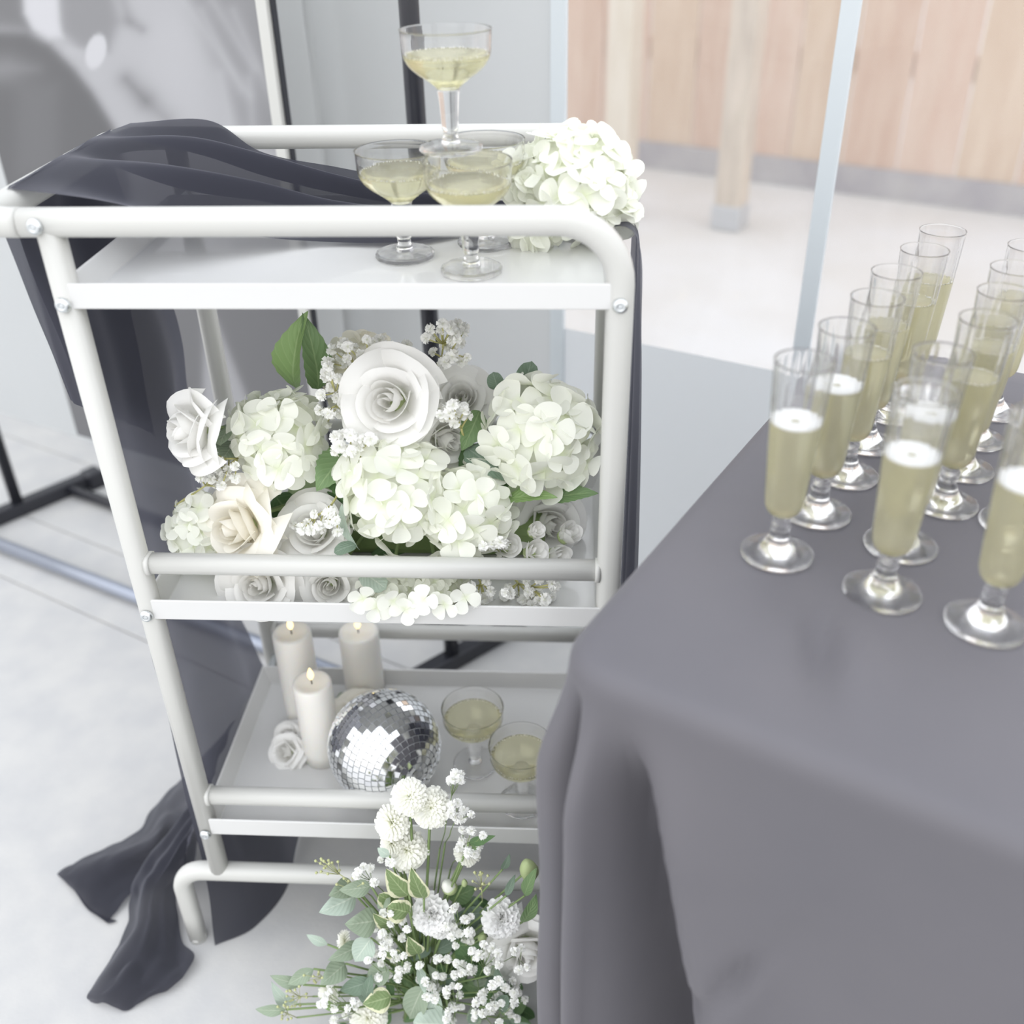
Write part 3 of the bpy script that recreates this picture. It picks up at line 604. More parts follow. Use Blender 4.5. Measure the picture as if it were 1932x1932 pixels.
# ------------------------------------------------------------------ bottom tray: candles, mirror ball, little roses
def candle(base, h, r, label):
    o = empty('led_candle', base)
    tag(o, label, 'candle', 'ivory candles on the bottom tray'); b = Vector(base)
    prof = [(0, 0), (r, 0)] + [(r, h * k / 6) for k in range(1, 6)] + [(r, h - .004), (r - .0012, h - .0008), (r - .004, h), (r - .008, h - .0012), (r * .5, h - .003), (0, h - .0035)]
    build('wax', *lathe(prof, 40, b), M_candle, o)
    build('wick', *sweep([b + Z_ * (h - .004), b + Z_ * (h + .004)], .0008, 8), M_wick, o)
    fp = [(0, h + .004)] + smooth_prof([(.0018, h + .0045), (.0040, h + .009), (.0036, h + .014), (.0014, h + .0205)], 10) + [(0, h + .0225)]
    build('flame', *lathe(fp, 16, b), M_flame, o)
candle(flat(611, 1426, ZF3), .1265, .0240, 'ivory candle standing in front of the other two, left of the mirror ball')
candle(flat(578, 1356, ZF3), .1500, .0246, 'tall ivory candle behind the front one, by the drape')
candle(flat(690, 1300, ZF3), .1040, .0268, 'ivory candle at the back of the bottom tray behind the mirror ball')

BC = Vector((.2071, .0708, ZF3 + .0686)); BR = .0675
ball = empty('mirror_ball', BC); tag(ball, 'silver mirror disco ball resting on the bottom tray', 'disco ball')
V, F = lathe([(0, -BR + .0008)] + [((BR - .0008) * math.cos(a), (BR - .0008) * math.sin(a)) for a in [(-PI / 2 + PI * k / 24) for k in range(1, 24)]] + [(0, BR - .0008)], 48, BC)
build('ball_core', V, F, M_grout, ball)
bx = (RT * .645 - UP * .346 - FW * .68).normalized(); ax_x, ax_y, ax_z = frame_of(bx)
TS = .0078; tiles = []
nr = int(round(PI * BR / TS))
for i in range(nr):
    ph = PI * (i + .5) / nr; cnt = max(1, int(round(2 * PI * math.sin(ph) * BR / TS))); off = R.uniform(0, 6.28)
    for k in range(cnt):
        th = off + 2 * PI * k / cnt; n = ax_z * math.cos(ph) + (ax_x * math.cos(th) + ax_y * math.sin(th)) * math.sin(ph)
        e = (-ax_x * math.sin(th) + ax_y * math.cos(th)); tiles.append((n, e))
tv, tf = box((0, 0, 0), (TS - .0008, TS - .0008, .0016)); tme = bpy.data.meshes.new('tile'); tme.from_pydata([tuple(v) for v in tv], [], tf); tme.materials.append(M_mirror)
def tile_m(n, e):
    n2 = (n + Vector((R.uniform(-1, 1), R.uniform(-1, 1), R.uniform(-1, 1))) * .022).normalized(); e2 = (e - n2 * e.dot(n2)).normalized(); f2 = n2.cross(e2)
    mm = Matrix.Identity(4)
    for i in range(3): mm[i][0] = e2[i]; mm[i][1] = f2[i]; mm[i][2] = n2[i]; mm[i][3] = (n * BR)[i]
    return mm
tiles.sort(key=lambda t: t[0].dot(CAM - BC), reverse=True)
for n, e in tiles[:295]: inst('mirror_tile', tme, tile_m(n, e), ball)
V, F = [], []
for n, e in tiles[295:]:
    mm = tile_m(n, e); k = len(V); V += [BC + mm @ v for v in tv]; F += [tuple(i + k for i in f) for f in tf]
b = build('far_mirror_tiles', V, F, M_mirror, ball, smooth=False); b['kind'] = 'stuff'

# ------------------------------------------------------------------ flower builders (local frame: +z is the way the flower faces)
def pgrid(fn, nt, ns, ts=None):
    V, UV = [], []; nt = len(ts) if ts else nt
    for i in range(nt):
        t = ts[i] if ts else i / (nt - 1)
        for j in range(ns):
            s = -1 + 2 * j / (ns - 1); V.append(fn(t, s)); UV.append((t, s))
    return V, grid_faces(nt, ns), UV
def mesh_of(name, parts, mat):
    V, F, UV = [], [], []
    for v, f, u in parts:
        k = len(V); V += v; UV += u; F += [tuple(i + k for i in q) for q in f]
    me = bpy.data.meshes.new(name); me.from_pydata([tuple(v) for v in V], [], F); me.materials.append(mat)
    me.polygons.foreach_set('use_smooth', [True] * len(me.polygons)); l = me.uv_layers.new(name='UVMap')
    for lp in me.loops: l.data[lp.index].uv = UV[lp.vertex_index]
    me.update(); return me
def floret_mesh(mat, seed):
    q = random.Random(seed); P = []
    for k in range(4):
        a = k * PI / 2 + q.uniform(-.15, .15); L = q.uniform(.9, 1.1); W = q.uniform(.50, .62); cup = q.uniform(-.05, .35); up = q.uniform(.05, .4); tw = q.uniform(-.25, .25)
        def fn(t, s, a=a, L=L, W=W, cup=cup, up=up, tw=tw):
            wd = W * (min(1, t * 1.5) ** .75) * math.sqrt(max(0, 1 - max(0, (t - .45) / .55) ** 2.6)); x = t * L; y = s * wd
            z = up * t * t * .9 + cup * s * s * wd + tw * y * t - .12 * t ** 4
            return Vector((x * math.cos(a) - y * math.sin(a), x * math.sin(a) + y * math.cos(a), z))
        P.append(pgrid(fn, 0, 7, (0, .15, .35, .55, .72, .84, .92, .97, .992, 1)))
    return mesh_of('floret', P, mat)
FLO = [floret_mesh(M_hyd, i) for i in range(5)]; FLO2 = [floret_mesh(M_hyd2, 20 + i) for i in range(3)]
def mat_dir(d, spin=0.0, loc=(0, 0, 0), sc=1.0):
    x, y, z = frame_of(d); c, s = math.cos(spin), math.sin(spin); x, y = x * c + y * s, y * c - x * s; mm = Matrix.Identity(4)
    for i in range(3): mm[i][0] = x[i] * sc; mm[i][1] = y[i] * sc; mm[i][2] = z[i] * sc; mm[i][3] = loc[i]
    return mm
def local(o, parent, mtx):
    """place a part built in its own frame: mtx is its place in the scene"""
    o.parent = parent; o.matrix_local = Matrix.Translation(-WL[parent.name]) @ mtx
def uvs(nv): return [(.8, 0)] * nv
def hydrangea(parent, P, r, axis, n=36, sq=1.0, cream=False, fs=.40, name='hydrangea', lab=None, q=None, cov=-.35):
    q = q or R; V, F = lathe([(0, -.7)] + [(.7 * math.cos(a), .7 * math.sin(a)) for a in [(-PI / 2 + PI * k / 10) for k in range(1, 10)]] + [(0, .7)], 16)
    core = build(name, [v * r for v in V], F, M_hyd2 if cream else M_hyd, None, True, uvs(len(V)))
    mm = mat_dir(axis, 0, P); 
    if sq != 1.0: mm = mm @ Matrix.Diagonal((1, 1, sq, 1))
    if parent: local(core, parent, mm)
    else: core.matrix_world = mm
    if lab: core['label'] = lab
    i = 0; k = 0; m_ = int(n * 2 / (1 - cov))
    while i < m_:
        z = 1 - (2 * (i + .5)) / m_; i += 1
        if z < cov: break
        a = i * 2.39996; s = math.sqrt(1 - z * z); d = Vector((s * math.cos(a), s * math.sin(a), z))
        d2 = (d + Vector((q.uniform(-1, 1), q.uniform(-1, 1), q.uniform(-1, 1))) * .42).normalized()
        fm = q.choice(FLO2 if cream else FLO)
        inst('floret', fm, mat_dir(d2, q.uniform(0, 6.3), d * (r * q.uniform(.72, .92)), r * fs * q.uniform(.85, 1.15)), core)
    return core
def rose_petal(rad, h, span, flare, lip, tip, close=0.0, point=0.0, spiral=.0):
    def fn(t, s):
        a = s * span * (.45 + .55 * min(1, t * 1.6)); sd = abs(s); topc = 1 - .42 * sd ** 3.2 - point * .22 * sd ** 1.6 + tip * max(0, 1 - sd * 1.6)
        rr = rad * (.22 + .78 * math.sin(min(1, t * 1.25) * PI / 2) ** .8) * (1 - close * max(0, t - .35) ** 1.6) + flare * t ** 2.6 * (1 - point * .35 * sd ** 1.5)
        rr += spiral * s * t
        z = h * t * topc
        c = max(0, t - .70) / .30
        rr += lip * (c ** 1.5) * (1 + .8 * point * sd); z -= lip * (c ** 2) * (.55 + 1.2 * point * sd)
        return Vector((rr * math.cos(a), rr * math.sin(a), z))
    return pgrid(fn, 10, 11)
def rose_meshes(mat, seed, opn=1.0):
    q = random.Random(seed); L = []
    #        rad   h    span  flare        lip  tip  close point spiral n  dz
    spec = [(.11, .86, 2.4, 0, 0, .02, .55, 0, .03, 1, .03), (.19, .86, 1.8, 0, .01, .03, .60, 0, .05, 2, .02), (.29, .86, 1.45, .0, .03, .03, .48, .05, .06, 3, 0),
            (.40, .84, 1.25, .02 * opn, .06, .03, .30, .2, .06, 3, -.02), (.50, .78, 1.10, .10 * opn, .12, .04, .08, .5, .05, 4, -.04), (.58, .68, 1.0, .24 * opn, .17, .06, 0, .8, .04, 5, -.05), (.58, .46, .95, .40 * opn, .20, .08, 0, .9, .03, 4, -.06)]
    for ri, (rad, h, sp, fl_, lip, tip, cl, pt_, spi, cnt, dz) in enumerate(spec):
        ph = q.uniform(0, 6.28)
        for k in range(cnt):
            me = mesh_of('petal', [rose_petal(rad * q.uniform(.94, 1.08), h * q.uniform(.92, 1.06), sp * q.uniform(.9, 1.1), fl_ * q.uniform(.7, 1.3), lip * q.uniform(.6, 1.4), tip * q.uniform(.3, 1.7), cl * q.uniform(.85, 1.1), pt_ * q.uniform(.7, 1.2), spi)], mat)
            L.append((me, Matrix.Translation((q.uniform(-.02, .02), q.uniform(-.02, .02), dz)) @ Matrix.Rotation(ph + 2 * PI * (k + q.uniform(-.12, .12)) / cnt, 4, 'Z') @ Matrix.Rotation(q.uniform(-.08, .06), 4, 'Y')))
    return L
ROSES = [rose_meshes(M_rose, 1), rose_meshes(M_rose, 2, .8), rose_meshes(M_rosec, 3, 1.1)]
def rose(parent, P, r, axis, kind=0, spin=None, name='rose', lab=None, label_top=None):
    V, F = lathe([(0, -.12), (.10, -.1), (.2, -.02), (.24, .08), (.12, .15), (0, .16)], 12)
    core = build(name, [v * r for v in V], F, M_calyx, None)
    ax = Vector(axis).normalized(); mm = mat_dir(ax, R.uniform(0, 6.3) if spin is None else spin, Vector(P) - ax * (r * .45))
    if parent: local(core, parent, mm)
    else: core.matrix_world = mm
    if lab: core['label'] = lab
    for me, mx in ROSES[kind]: inst('petal', me, Matrix.Diagonal((r, r, r, 1)) @ mx, core)
    return core
def blossom_mesh(mat, seed, n=22):
    q = random.Random(seed); P = []
    for k in range(n):
        z = 1 - 1.5 * (k + .5) / n; a = k * 2.4; s = math.sqrt(max(0, 1 - z * z)); d = Vector((s * math.cos(a), s * math.sin(a), z)); x, y, _ = frame_of(d); c = q.uniform(0, 6.3); x, y = x * math.cos(c) + y * math.sin(c), y * math.cos(c) - x * math.sin(c)
        L = q.uniform(.8, 1.05)
        P.append(pgrid(lambda t, s_: d * (L * t) + x * (s_ * .33 * math.sin(min(1, t * 1.2 + .1) * PI / 2)) + y * (.12 * s_ * s_ * t), 3, 3))
    return mesh_of('blossom', P, mat)
BLO = [blossom_mesh(M_bb, i) for i in range(3)]
def sprig(parent, root, tips, r, stem_mat, name='baby_breath_sprig', rs=.0008, forks=3, bl='blossom', lab=None):
    root = Vector(root); tips = [Vector(t) for t in tips]; parts = []
    cen = sum(tips, Vector()) / len(tips); hub = root.lerp(cen, .45)
    groups = {}
    for t in tips: groups.setdefault(int((math.atan2((t - hub).z, (t - hub).x) + PI) / (2 * PI) * forks * 2), []).append(t)
    parts.append(sweep([root, root.lerp(hub, .5) + Vector((R.uniform(-1, 1), R.uniform(-1, 1), 0)) * .002, hub], rs * 1.5, 5))
    for gts in groups.values():
        gc = sum(gts, Vector()) / len(gts); f = hub.lerp(gc, .55); parts.append(sweep([hub, hub.lerp(f, .5), f], rs * 1.2, 5))
        for t in gts: parts.append(sweep([f, f.lerp(t, .5) + Vector((0, 0, -.001)), t], rs, 5))
    V, F = join(*parts); o = build(name, V, F, stem_mat, parent)
    if lab: o['label'] = lab
    off = WL[parent.name] if parent else Vector()
    for t in tips:
        d = ((t - hub).normalized() + (CAM - t).normalized() * .5).normalized(); inst(bl, R.choice(BLO), mat_dir(d, R.uniform(0, 6), t - off, r * R.uniform(.8, 1.2)), o)
    return o
def leaf(parent, base, tip, width, mat, up=(0, -.6, .8), fold=.25, bend=.12, shape='ovate', serr=0, name='leaf', stalk=.0):
    base, tip = Vector(base), Vector(tip); d = tip - base; L = d.length; d.normalize(); n = Vector(up); n = (n - d * n.dot(d)).normalized(); sd_ = d.cross(n)
    def wprof(t):
        if shape == 'round': return math.sqrt(max(0, 1 - (2 * t - 1) ** 2)) ** .9
        if shape == 'narrow': return math.sin(PI * t ** .9) ** .9
        if shape == 'spoon': return math.sin(PI * t ** 1.5) ** .7 * .98 + .02 * (1 - t)
        return math.sin(PI * t ** .75) ** .85 * (1 - .1 * t)
    nt_ = 17 if serr else 13
    def fn(t, s):
        wd = width * wprof(t)
        if serr and abs(s) > .9: wd *= 1 + serr * (1 if int(round(t * (nt_ - 1))) % 2 else -1)
        y = s * wd; return base + d * (t * L) + sd_ * y + n * (fold * abs(y) + bend * L * (math.sin(PI * t) - .6 * t * t) + .06 * width * math.sin(t * 9 + s * 2))
    V, F, UV = pgrid(fn, nt_, 7)
    return build(name, V, F, mat, parent, True, UV)

# ------------------------------------------------------------------ hydrangea on the top tray
hp = spot(1085, 352, .165)
h = hydrangea(None, hp, px2m(112, hp), (.15, -.55, .75), 62, 1.0, False, .42, 'hydrangea_head')
tag(h, 'big white hydrangea head at the right end of the top tray', 'flower')
for (u, v, y, rp_) in ((985, 335, .165, 52), (1010, 430, .15, 50), (1155, 400, .15, 50)):
    P = spot(u, v, y)
    for k in range(9):
        d = Vector((R.uniform(-1, 1), R.uniform(-1, .2), R.uniform(-.4, 1))).normalized(); fm = R.choice(FLO)
        mw = mat_dir(d, R.uniform(0, 6), P + d * px2m(rp_ * .55, P), px2m(44, P)); o = inst('floret', fm, Matrix.Identity(4), h); o.matrix_local = h.matrix_world.inverted() @ mw

# ------------------------------------------------------------------ arrangement on the middle tray
arr = empty('flower_arrangement', (.25, .15, .5425)); tag(arr, 'white silk flower arrangement of hydrangeas and roses filling the middle tray', 'flower arrangement')
V, F = box((.25, .17, .562), (.30, .13, .04)); bev(build('foam_base', V, F, M_stem, arr, smooth=False), .01)
HY = [(530, 828, .10, 98, (-.15, -.75, .6), 1, 0, 0), (742, 922, .055, 108, (-.05, -.8, .55), 1, 0, 0), (878, 962, .06, 92, (.2, -.8, .4), 1, 0, 0), (1020, 822, .11, 114, (.35, -.75, .4), 1, 0, 0),
      (392, 1000, .085, 74, (-.5, -.6, .3), 1, 0, 0), (690, 708, .20, 84, (0, -.4, .9), 1, 1, 0), (735, 1100, .03, 70, (0, -.8, .5), .9, 0, 0), (828, 1100, .032, 68, (.1, -.8, .5), .9, 0, 0), (760, 1045, .12, 62, (0, -.8, .3), 1, 1, 0)]
hub = Vector((.25, .17, .58)); stems = []
for (u, v, y, rp_, ax, sq, cream, _) in HY:
    P = spot(u, v, y); rr_ = min(px2m(rp_, P) * .98, (P.z - .542) / (.72 * sq)); hydrangea(arr, P, rr_, ax, 33, sq, bool(cream), .43); stems.append(sweep([hub, hub.lerp(P, .5) + Vector((0, .02, .01)), P], .0022, 6))
RO = [(352, 812, .06, 76, (-.62, -.62, .25), 1, 'rose facing the handle end'), (735, 757, .075, 92, (-.12, -.9, .42), 0, 0), (445, 1000, .045, 84, (-.45, -.8, .30), 2, 0), (872, 752, .17, 62, (.1, -.7, .6), 0, 0),
      (592, 1000, .06, 70, (-.1, -.72, .65), 0, 0), (488, 1104, .022, 100, (-.05, -.88, .45), 0, 0), (622, 1104, .03, 84, (.1, -.9, .4), 1, 0), (1040, 990, .125, 72, (.35, -.7, .3), 1, 0), (845, 830, .11, 60, (.5, -.6, .1), 1, 0)]
for (u, v, y, rp_, ax, kd, lab) in RO:
    P = spot(u, v, y); rose(arr, P, min(px2m(rp_, P), (P.z - .540) / .55), ax, kd); stems.append(sweep([hub, hub.lerp(P, .5) + Vector((0, .02, .01)), P + Vector((0, .02, 0))], .002, 6))
for (u, v) in ((684, 1130), (712, 1146), (742, 1134), (765, 1150), (800, 1131), (838, 1140), (878, 1128)):
    P = spot(u, v, -.0135); o = inst('floret', R.choice(FLO), mat_dir((R.uniform(-.4, .4), -.9, R.uniform(.0, .5)), R.uniform(0, 6), P - WL[arr.name], px2m(30, P)), arr)
V, F = join(*stems); build('flower_stems', V, F, M_stem, arr)
# small half-open buds at the right
def bud(parent, P, r, axis, mat_p=None, name='flower_bud'):
    V, F = lathe([(0, -1.0), (.25, -.95), (.55, -.7), (.62, -.45), (.3, -.35), (0, -.35)], 12); core = build(name, [v * r for v in V], F, M_calyx, None); local(core, parent, mat_dir(axis, R.uniform(0, 6), P))
    for ring, (rad, h_, cnt, fl_) in enumerate(((.30, 1.5, 3, .0), (.52, 1.5, 4, .02), (.72, 1.4, 5, .12))):
        for k in range(cnt):
            me = mesh_of('petal', [rose_petal(rad, h_ * R.uniform(.9, 1.05), 1.0, fl_, .03, .08)], mat_p or M_rose); inst('petal', me, Matrix.Diagonal((r, r, r, 1)) @ Matrix.Translation((0, 0, -.75)) @ Matrix.Rotation(ring + 2 * PI * k / cnt, 4, 'Z'), core)
for (u, v, y, rp_, ax) in ((958, 1030, .045, 27, (.35, -.75, .6)), (1010, 1002, .06, 19, (.5, -.5, .6)), (1008, 1042, .045, 28, (.5, -.7, .6)), (1072, 1008, .09, 25, (.6, -.3, .7)), (1052, 1050, .07, 26, (.6, -.6, .3))):
    P = spot(u, v, y); bud(arr, P, px2m(rp_, P), ax)
def cluster(u0, v0, u1, v1, y, n, rad, seed, vr=.02):
    q = random.Random(seed); o = []
    for _ in range(400):
        if len(o) >= n: break
        a, b = q.uniform(-1, 1), q.uniform(-1, 1)
        if a * a + b * b > 1: continue
        P = spot((u0 + u1) / 2 + a * (u1 - u0) / 2, (v0 + v1) / 2 + b * (v1 - v0) / 2, y + q.uniform(-vr, vr))
        if all((P - k).length > rad for k in o): o.append(P)
    return o
SPR = [((735, 745, .15), (618, 632, 720, 720), .13, 17), ((655, 775, .11), (592, 690, 650, 800), .09, 17), ((822, 700, .15), (800, 605, 895, 690), .13, 24), ((775, 690, .15), (700, 632, 800, 676), .14, 14),
       ((470, 850, .08), (385, 855, 450, 920), .07, 13), ((700, 900, .07), (622, 812, 705, 865), .045, 14), ((640, 925, .07), (548, 958, 655, 1010), .03, 14), ((880, 830, .1), (828, 758, 885, 800), .08, 13),
       ((900, 1005, .06), (902, 1015, 960, 1050), .03, 9), ((960, 1085, .06), (945, 1088, 1058, 1142), .02, 20), ((905, 1080, .05), (884, 1085, 935, 1150), .015, 8), ((330, 955, .09), (375, 885, 440, 930), .08, 8)]
for i, ((u, v, y), (a, b, c, d), yy, n) in enumerate(SPR):
    tp = cluster(a, b, c, d, yy, n, .0075, 50 + i); sprig(arr, spot(u, v, y), tp, .0062, M_ystem, lab=None)
LV = [((560, 735, .16), (572, 590, .15), 38, L_bright, (-.5, -.8, .2), 'ovate', .04, .5), ((600, 735, .155), (574, 592, .15), 30, L_mid, (.6, -.75, .1), 'ovate', .04, .3), ((655, 852, .09), (597, 925, .05), 34, L_mid, (-.2, -.9, .3), 'ovate', .06, .25),
      ((640, 880, .09), (655, 950, .06), 30, L_dark, (.2, -.9, .3), 'ovate', .05, .25), ((905, 775, .12), (872, 850, .09), 26, L_mid, (.2, -.8, .5), 'ovate', .07, .3), ((880, 845, .1), (955, 905, .07), 30, L_dusk, (.1, -.7, .7), 'ovate', .07, .3),
      ((870, 850, .11), (940, 905, .1), 34, L_dark, (0, -.9, .3), 'ovate', .05, .2), ((920, 830, .12), (955, 880, .1), 26, L_dark, (0, -.9, .3), 'ovate', .05, .2), ((985, 740, .16), (1002, 684, .15), 22, L_dusk, (0, -.95, .2), 'round', 0, .1), ((940, 735, .15), (930, 703, .15), 16, L_dusk, (0, -.95, .2), 'round', 0, .1),
      ((950, 945, .07), (1050, 935, .06), 17, L_bright, (0, -.4, .9), 'narrow', .05, .3), ((1030, 945, .08), (1128, 928, .08), 18, L_mid, (0, -.5, .85), 'narrow', .05, .3), ((440, 800, .1), (415, 838, .07), 24, L_euc, (-.3, -.9, .2), 'round', 0, .2), ((445, 835, .1), (420, 868, .075), 26, L_euc, (-.2, -.9, .3), 'round', 0, .2),
      ((645, 950, .03), (674, 1040, .02), 14, L_silver, (-.6, -.7, .2), 'narrow', 0, .3), ((672, 1028, .02), (630, 1042, .01), 13, L_dusk, (0, -.5, .8), 'round', 0, .1), ((682, 1078, .02), (728, 1110, .004), 22, L_silver, (0, -.7, .7), 'round', 0, .1), ((600, 960, .1), (680, 945, .08), 28, L_dark, (0, -.8, .5), 'ovate', .05, .2),
      ((420, 1120, .06), (395, 1138, .04), 8, L_dark, (0, -.7, .7), 'ovate', 0, .2), ((640, 1060, .1), (560, 1050, .12), 30, L_dark, (0, -.8, .5), 'ovate', 0, .2), ((700, 1045, .1), (800, 1060, .12), 30, L_dark, (0, -.8, .5), 'ovate', 0, .2), ((520, 935, .14), (560, 985, .12), 30, L_dark, (0, -.8, .5), 'ovate', 0, .2),
      ((655, 800, .15), (700, 830, .12), 28, L_dark, (0, -.8, .5), 'ovate', 0, .2), ((960, 880, .14), (900, 940, .11), 28, L_dark, (0, -.8, .5), 'ovate', 0, .2)]
for (b, t, wd, mt_, up, shp, ser, fo) in LV:
    B, T = spot(*b), spot(*t); leaf(arr, B, T, px2m(wd, B), mt_, up, fo, .10, shp, ser)

# ------------------------------------------------------------------ things lying on the bottom tray
sp1 = spot(540, 1378, .13); sp1.z = ZF3 + .021
r1 = rose(None, sp1, px2m(30, sp1), (-.2, -.5, .8), 1, name='loose_rose'); tag(r1, 'small white rose behind another, beside the front candle', 'flower')
sp2 = flat(538, 1420, ZF3 + .016); r2 = rose(None, sp2, px2m(36, sp2), (-.25, -.7, .55), 1, name='loose_rose'); tag(r2, 'small white rose lying on the bottom tray, in front of its twin', 'flower')
sp3 = flat(690, 1335, ZF3 + .035); r3 = rose(None, sp3, px2m(58, sp3), (.2, .1, .95), 2, name='loose_rose'); tag(r3, 'cream rose half hidden behind the mirror ball', 'flower')
for (b, t, wd, mt_, lab) in (((598, 1408, .03), (628, 1396, .006), 14, L_silver, 'pale silvery leaf lying between front candle and mirror ball'), ((660, 1330, .02), (628, 1325, .006), 20, L_euc, 'olive green leaf behind the mirror ball, next to the candles')):
    B, T = flat(b[0], b[1], ZF3 + b[2]), flat(t[0], t[1], ZF3 + t[2]); o = leaf(None, B, T, px2m(wd, B), mt_, (0, -.5, .85), .15, .08, 'round', name='loose_leaf'); tag(o, lab, 'leaf')

# ------------------------------------------------------------------ fresh arrangement on the floor
FBASE = Vector((.262, -.085, 0)); fa_ = empty('floor_bouquet', FBASE); tag(fa_, 'fresh green and white flower arrangement on the floor before the trolley', 'flower arrangement')
def gy(u, v):                            # depth of the bouquet's rounded front
    return -.085 - .045 * max(0, (v - 1650) / 280)
stems = []
def stem_to(P, r=.0016, mid=None):
    P = Vector(P); b0 = FBASE + Vector((R.uniform(-.03, .03), R.uniform(-.02, .02), .0)); c = Vector((FBASE.x + (P.x - FBASE.x) * .35, FBASE.y + (P.y - FBASE.y) * .4, P.z * .55))
    stems.append(sweep(spline([b0, c, P], 8), r, 6))
def mum(P, r, axis, name='chrysanthemum'):
    q = R; parts = []; n = 150
    for k in range(n):
        z = 1 - 1.25 * (k + .5) / n; a = k * 2.39996; s = math.sqrt(max(0, 1 - z * z)); d = Vector((s * math.cos(a), s * math.sin(a), z * .85)); x, y, _ = frame_of(Vector((-d.y, d.x, .001)) if s > .05 else Vector((1, 0, 0)))
        e = Vector((-math.sin(a), math.cos(a), 0)); nn = d.cross(e).normalized(); L = q.uniform(.86, 1.04) if z < .9 else .7
        parts.append(pgrid(lambda t, s_: d * (L * (.25 + .75 * t)) + e * (s_ * .085 * math.sin(min(1, t + .25) * PI / 2)) + nn * (-.10 * t * t + .05 * s_ * s_) * (1 if z > -.2 else -1), 4, 3))
    me = mesh_of(name, parts, M_mum); o = inst(name, me, Matrix.Identity(4), fa_); o.matrix_local = Matrix.Translation(-FBASE) @ mat_dir(axis, q.uniform(0, 6), P, r); stem_to(P)
def carnation(P, r, axis, name='carnation', n=34):
    q = R; parts = []
    for k in range(n):
        f = (k + .5) / n; tilt = .15 + 1.25 * f; a = k * 2.39996; L = .55 + .5 * f; W = .30 + .25 * f; p1, p2 = q.uniform(0, 6), q.uniform(0, 6)
        d = Vector((math.cos(a) * math.sin(tilt), math.sin(a) * math.sin(tilt), math.cos(tilt))); e = Vector((-math.sin(a), math.cos(a), 0)); nn = d.cross(e)
        def fn(t, s):
            wd = W * t ** .7; fr = .09 * t * t * math.sin(s * 7 + p1) + .05 * t ** 3 * math.sin(s * 16 + p2); ee = L * (t * (1 - .12 * s * s * t) + .04 * t ** 4 * math.sin(s * 14 + p1))
            return d * ee + e * (s * wd) + nn * (fr - .15 * t * t * f)
        parts.append(pgrid(fn, 6, 11))
    me = mesh_of(name, parts, M_carn); o = inst(name, me, Matrix.Identity(4), fa_); o.matrix_local = Matrix.Translation(-FBASE) @ mat_dir(axis, q.uniform(0, 6), Vector(P) - Vector(axis).normalized() * r * .3, r * 1.05); stem_to(P)
for (u, v, rp_, ax) in ((772, 1503, 36, (-.1, -.5, .8)), (812, 1523, 41, (.15, -.7, .6)), (741, 1551, 36, (-.35, -.7, .5)), (768, 1603, 42, (0, -.8, .5)), (740, 1590, 26, (-.5, -.6, .5)), (882, 1608, 27, (.4, -.3, .8)), (652, 1775, 21, (-.9, -.3, .3)), (695, 1920, 36, (-.1, -.7, .65)), (622, 1872, 24, (-.6, -.5, .4))):
    P = spot(u, v, gy(u, v)); mum(P, px2m(rp_, P), ax)
for (u, v, rp_, ax) in ((812, 1728, 40, (-.1, -.85, .45)), (947, 1735, 37, (.2, -.8, .5)), (838, 1752, 24, (.4, -.7, .2))):
    P = spot(u, v, gy(u, v) - .01); carnation(P, px2m(rp_, P), ax)
lp = spot(996, 1798, -.11); lis = rose(fa_, lp, px2m(66, lp), (.2, -.9, .25), 0, name='lisianthus')
for (u, v, rp_, ax, kd) in ((846, 1672, 22, (-.3, -.3, .9), 0), (910, 1768, 15, (.2, -.4, .8), 1), (997, 1640, 30, (-.2, -.1, 1), 2), (876, 1665, 10, (0, 0, 1), 1)):
    P = spot(u, v, gy(u, v)); r = px2m(rp_, P)
    V, F = lathe([(0, -1), (.3, -.95), (.55, -.6), (.6, -.1), (.5, .35), (.25, .8), (0, .95)], 14); V = [Vector((v_.x * (1 + .12 * math.sin(3 * math.atan2(v_.y, v_.x) + v_.z * 3)), v_.y, v_.z)) * r for v_ in V]
    nm = M_budw if kd == 0 else M_calyx; o = build('bud', V, F, nm, None); local(o, fa_, mat_dir(ax, 1, P)); stem_to(P, .0014)
    if kd == 0:
        V, F = lathe([(0, -1.05), (.4, -1.0), (.62, -.6), (.66, -.1), (.6, .0), (.5, -.3), (0, -.4)], 12); V = [v_ * r for v_ in V]; o = build('bud_calyx', V, F, M_calyx, None); local(o, fa_, mat_dir(ax, 1, P))
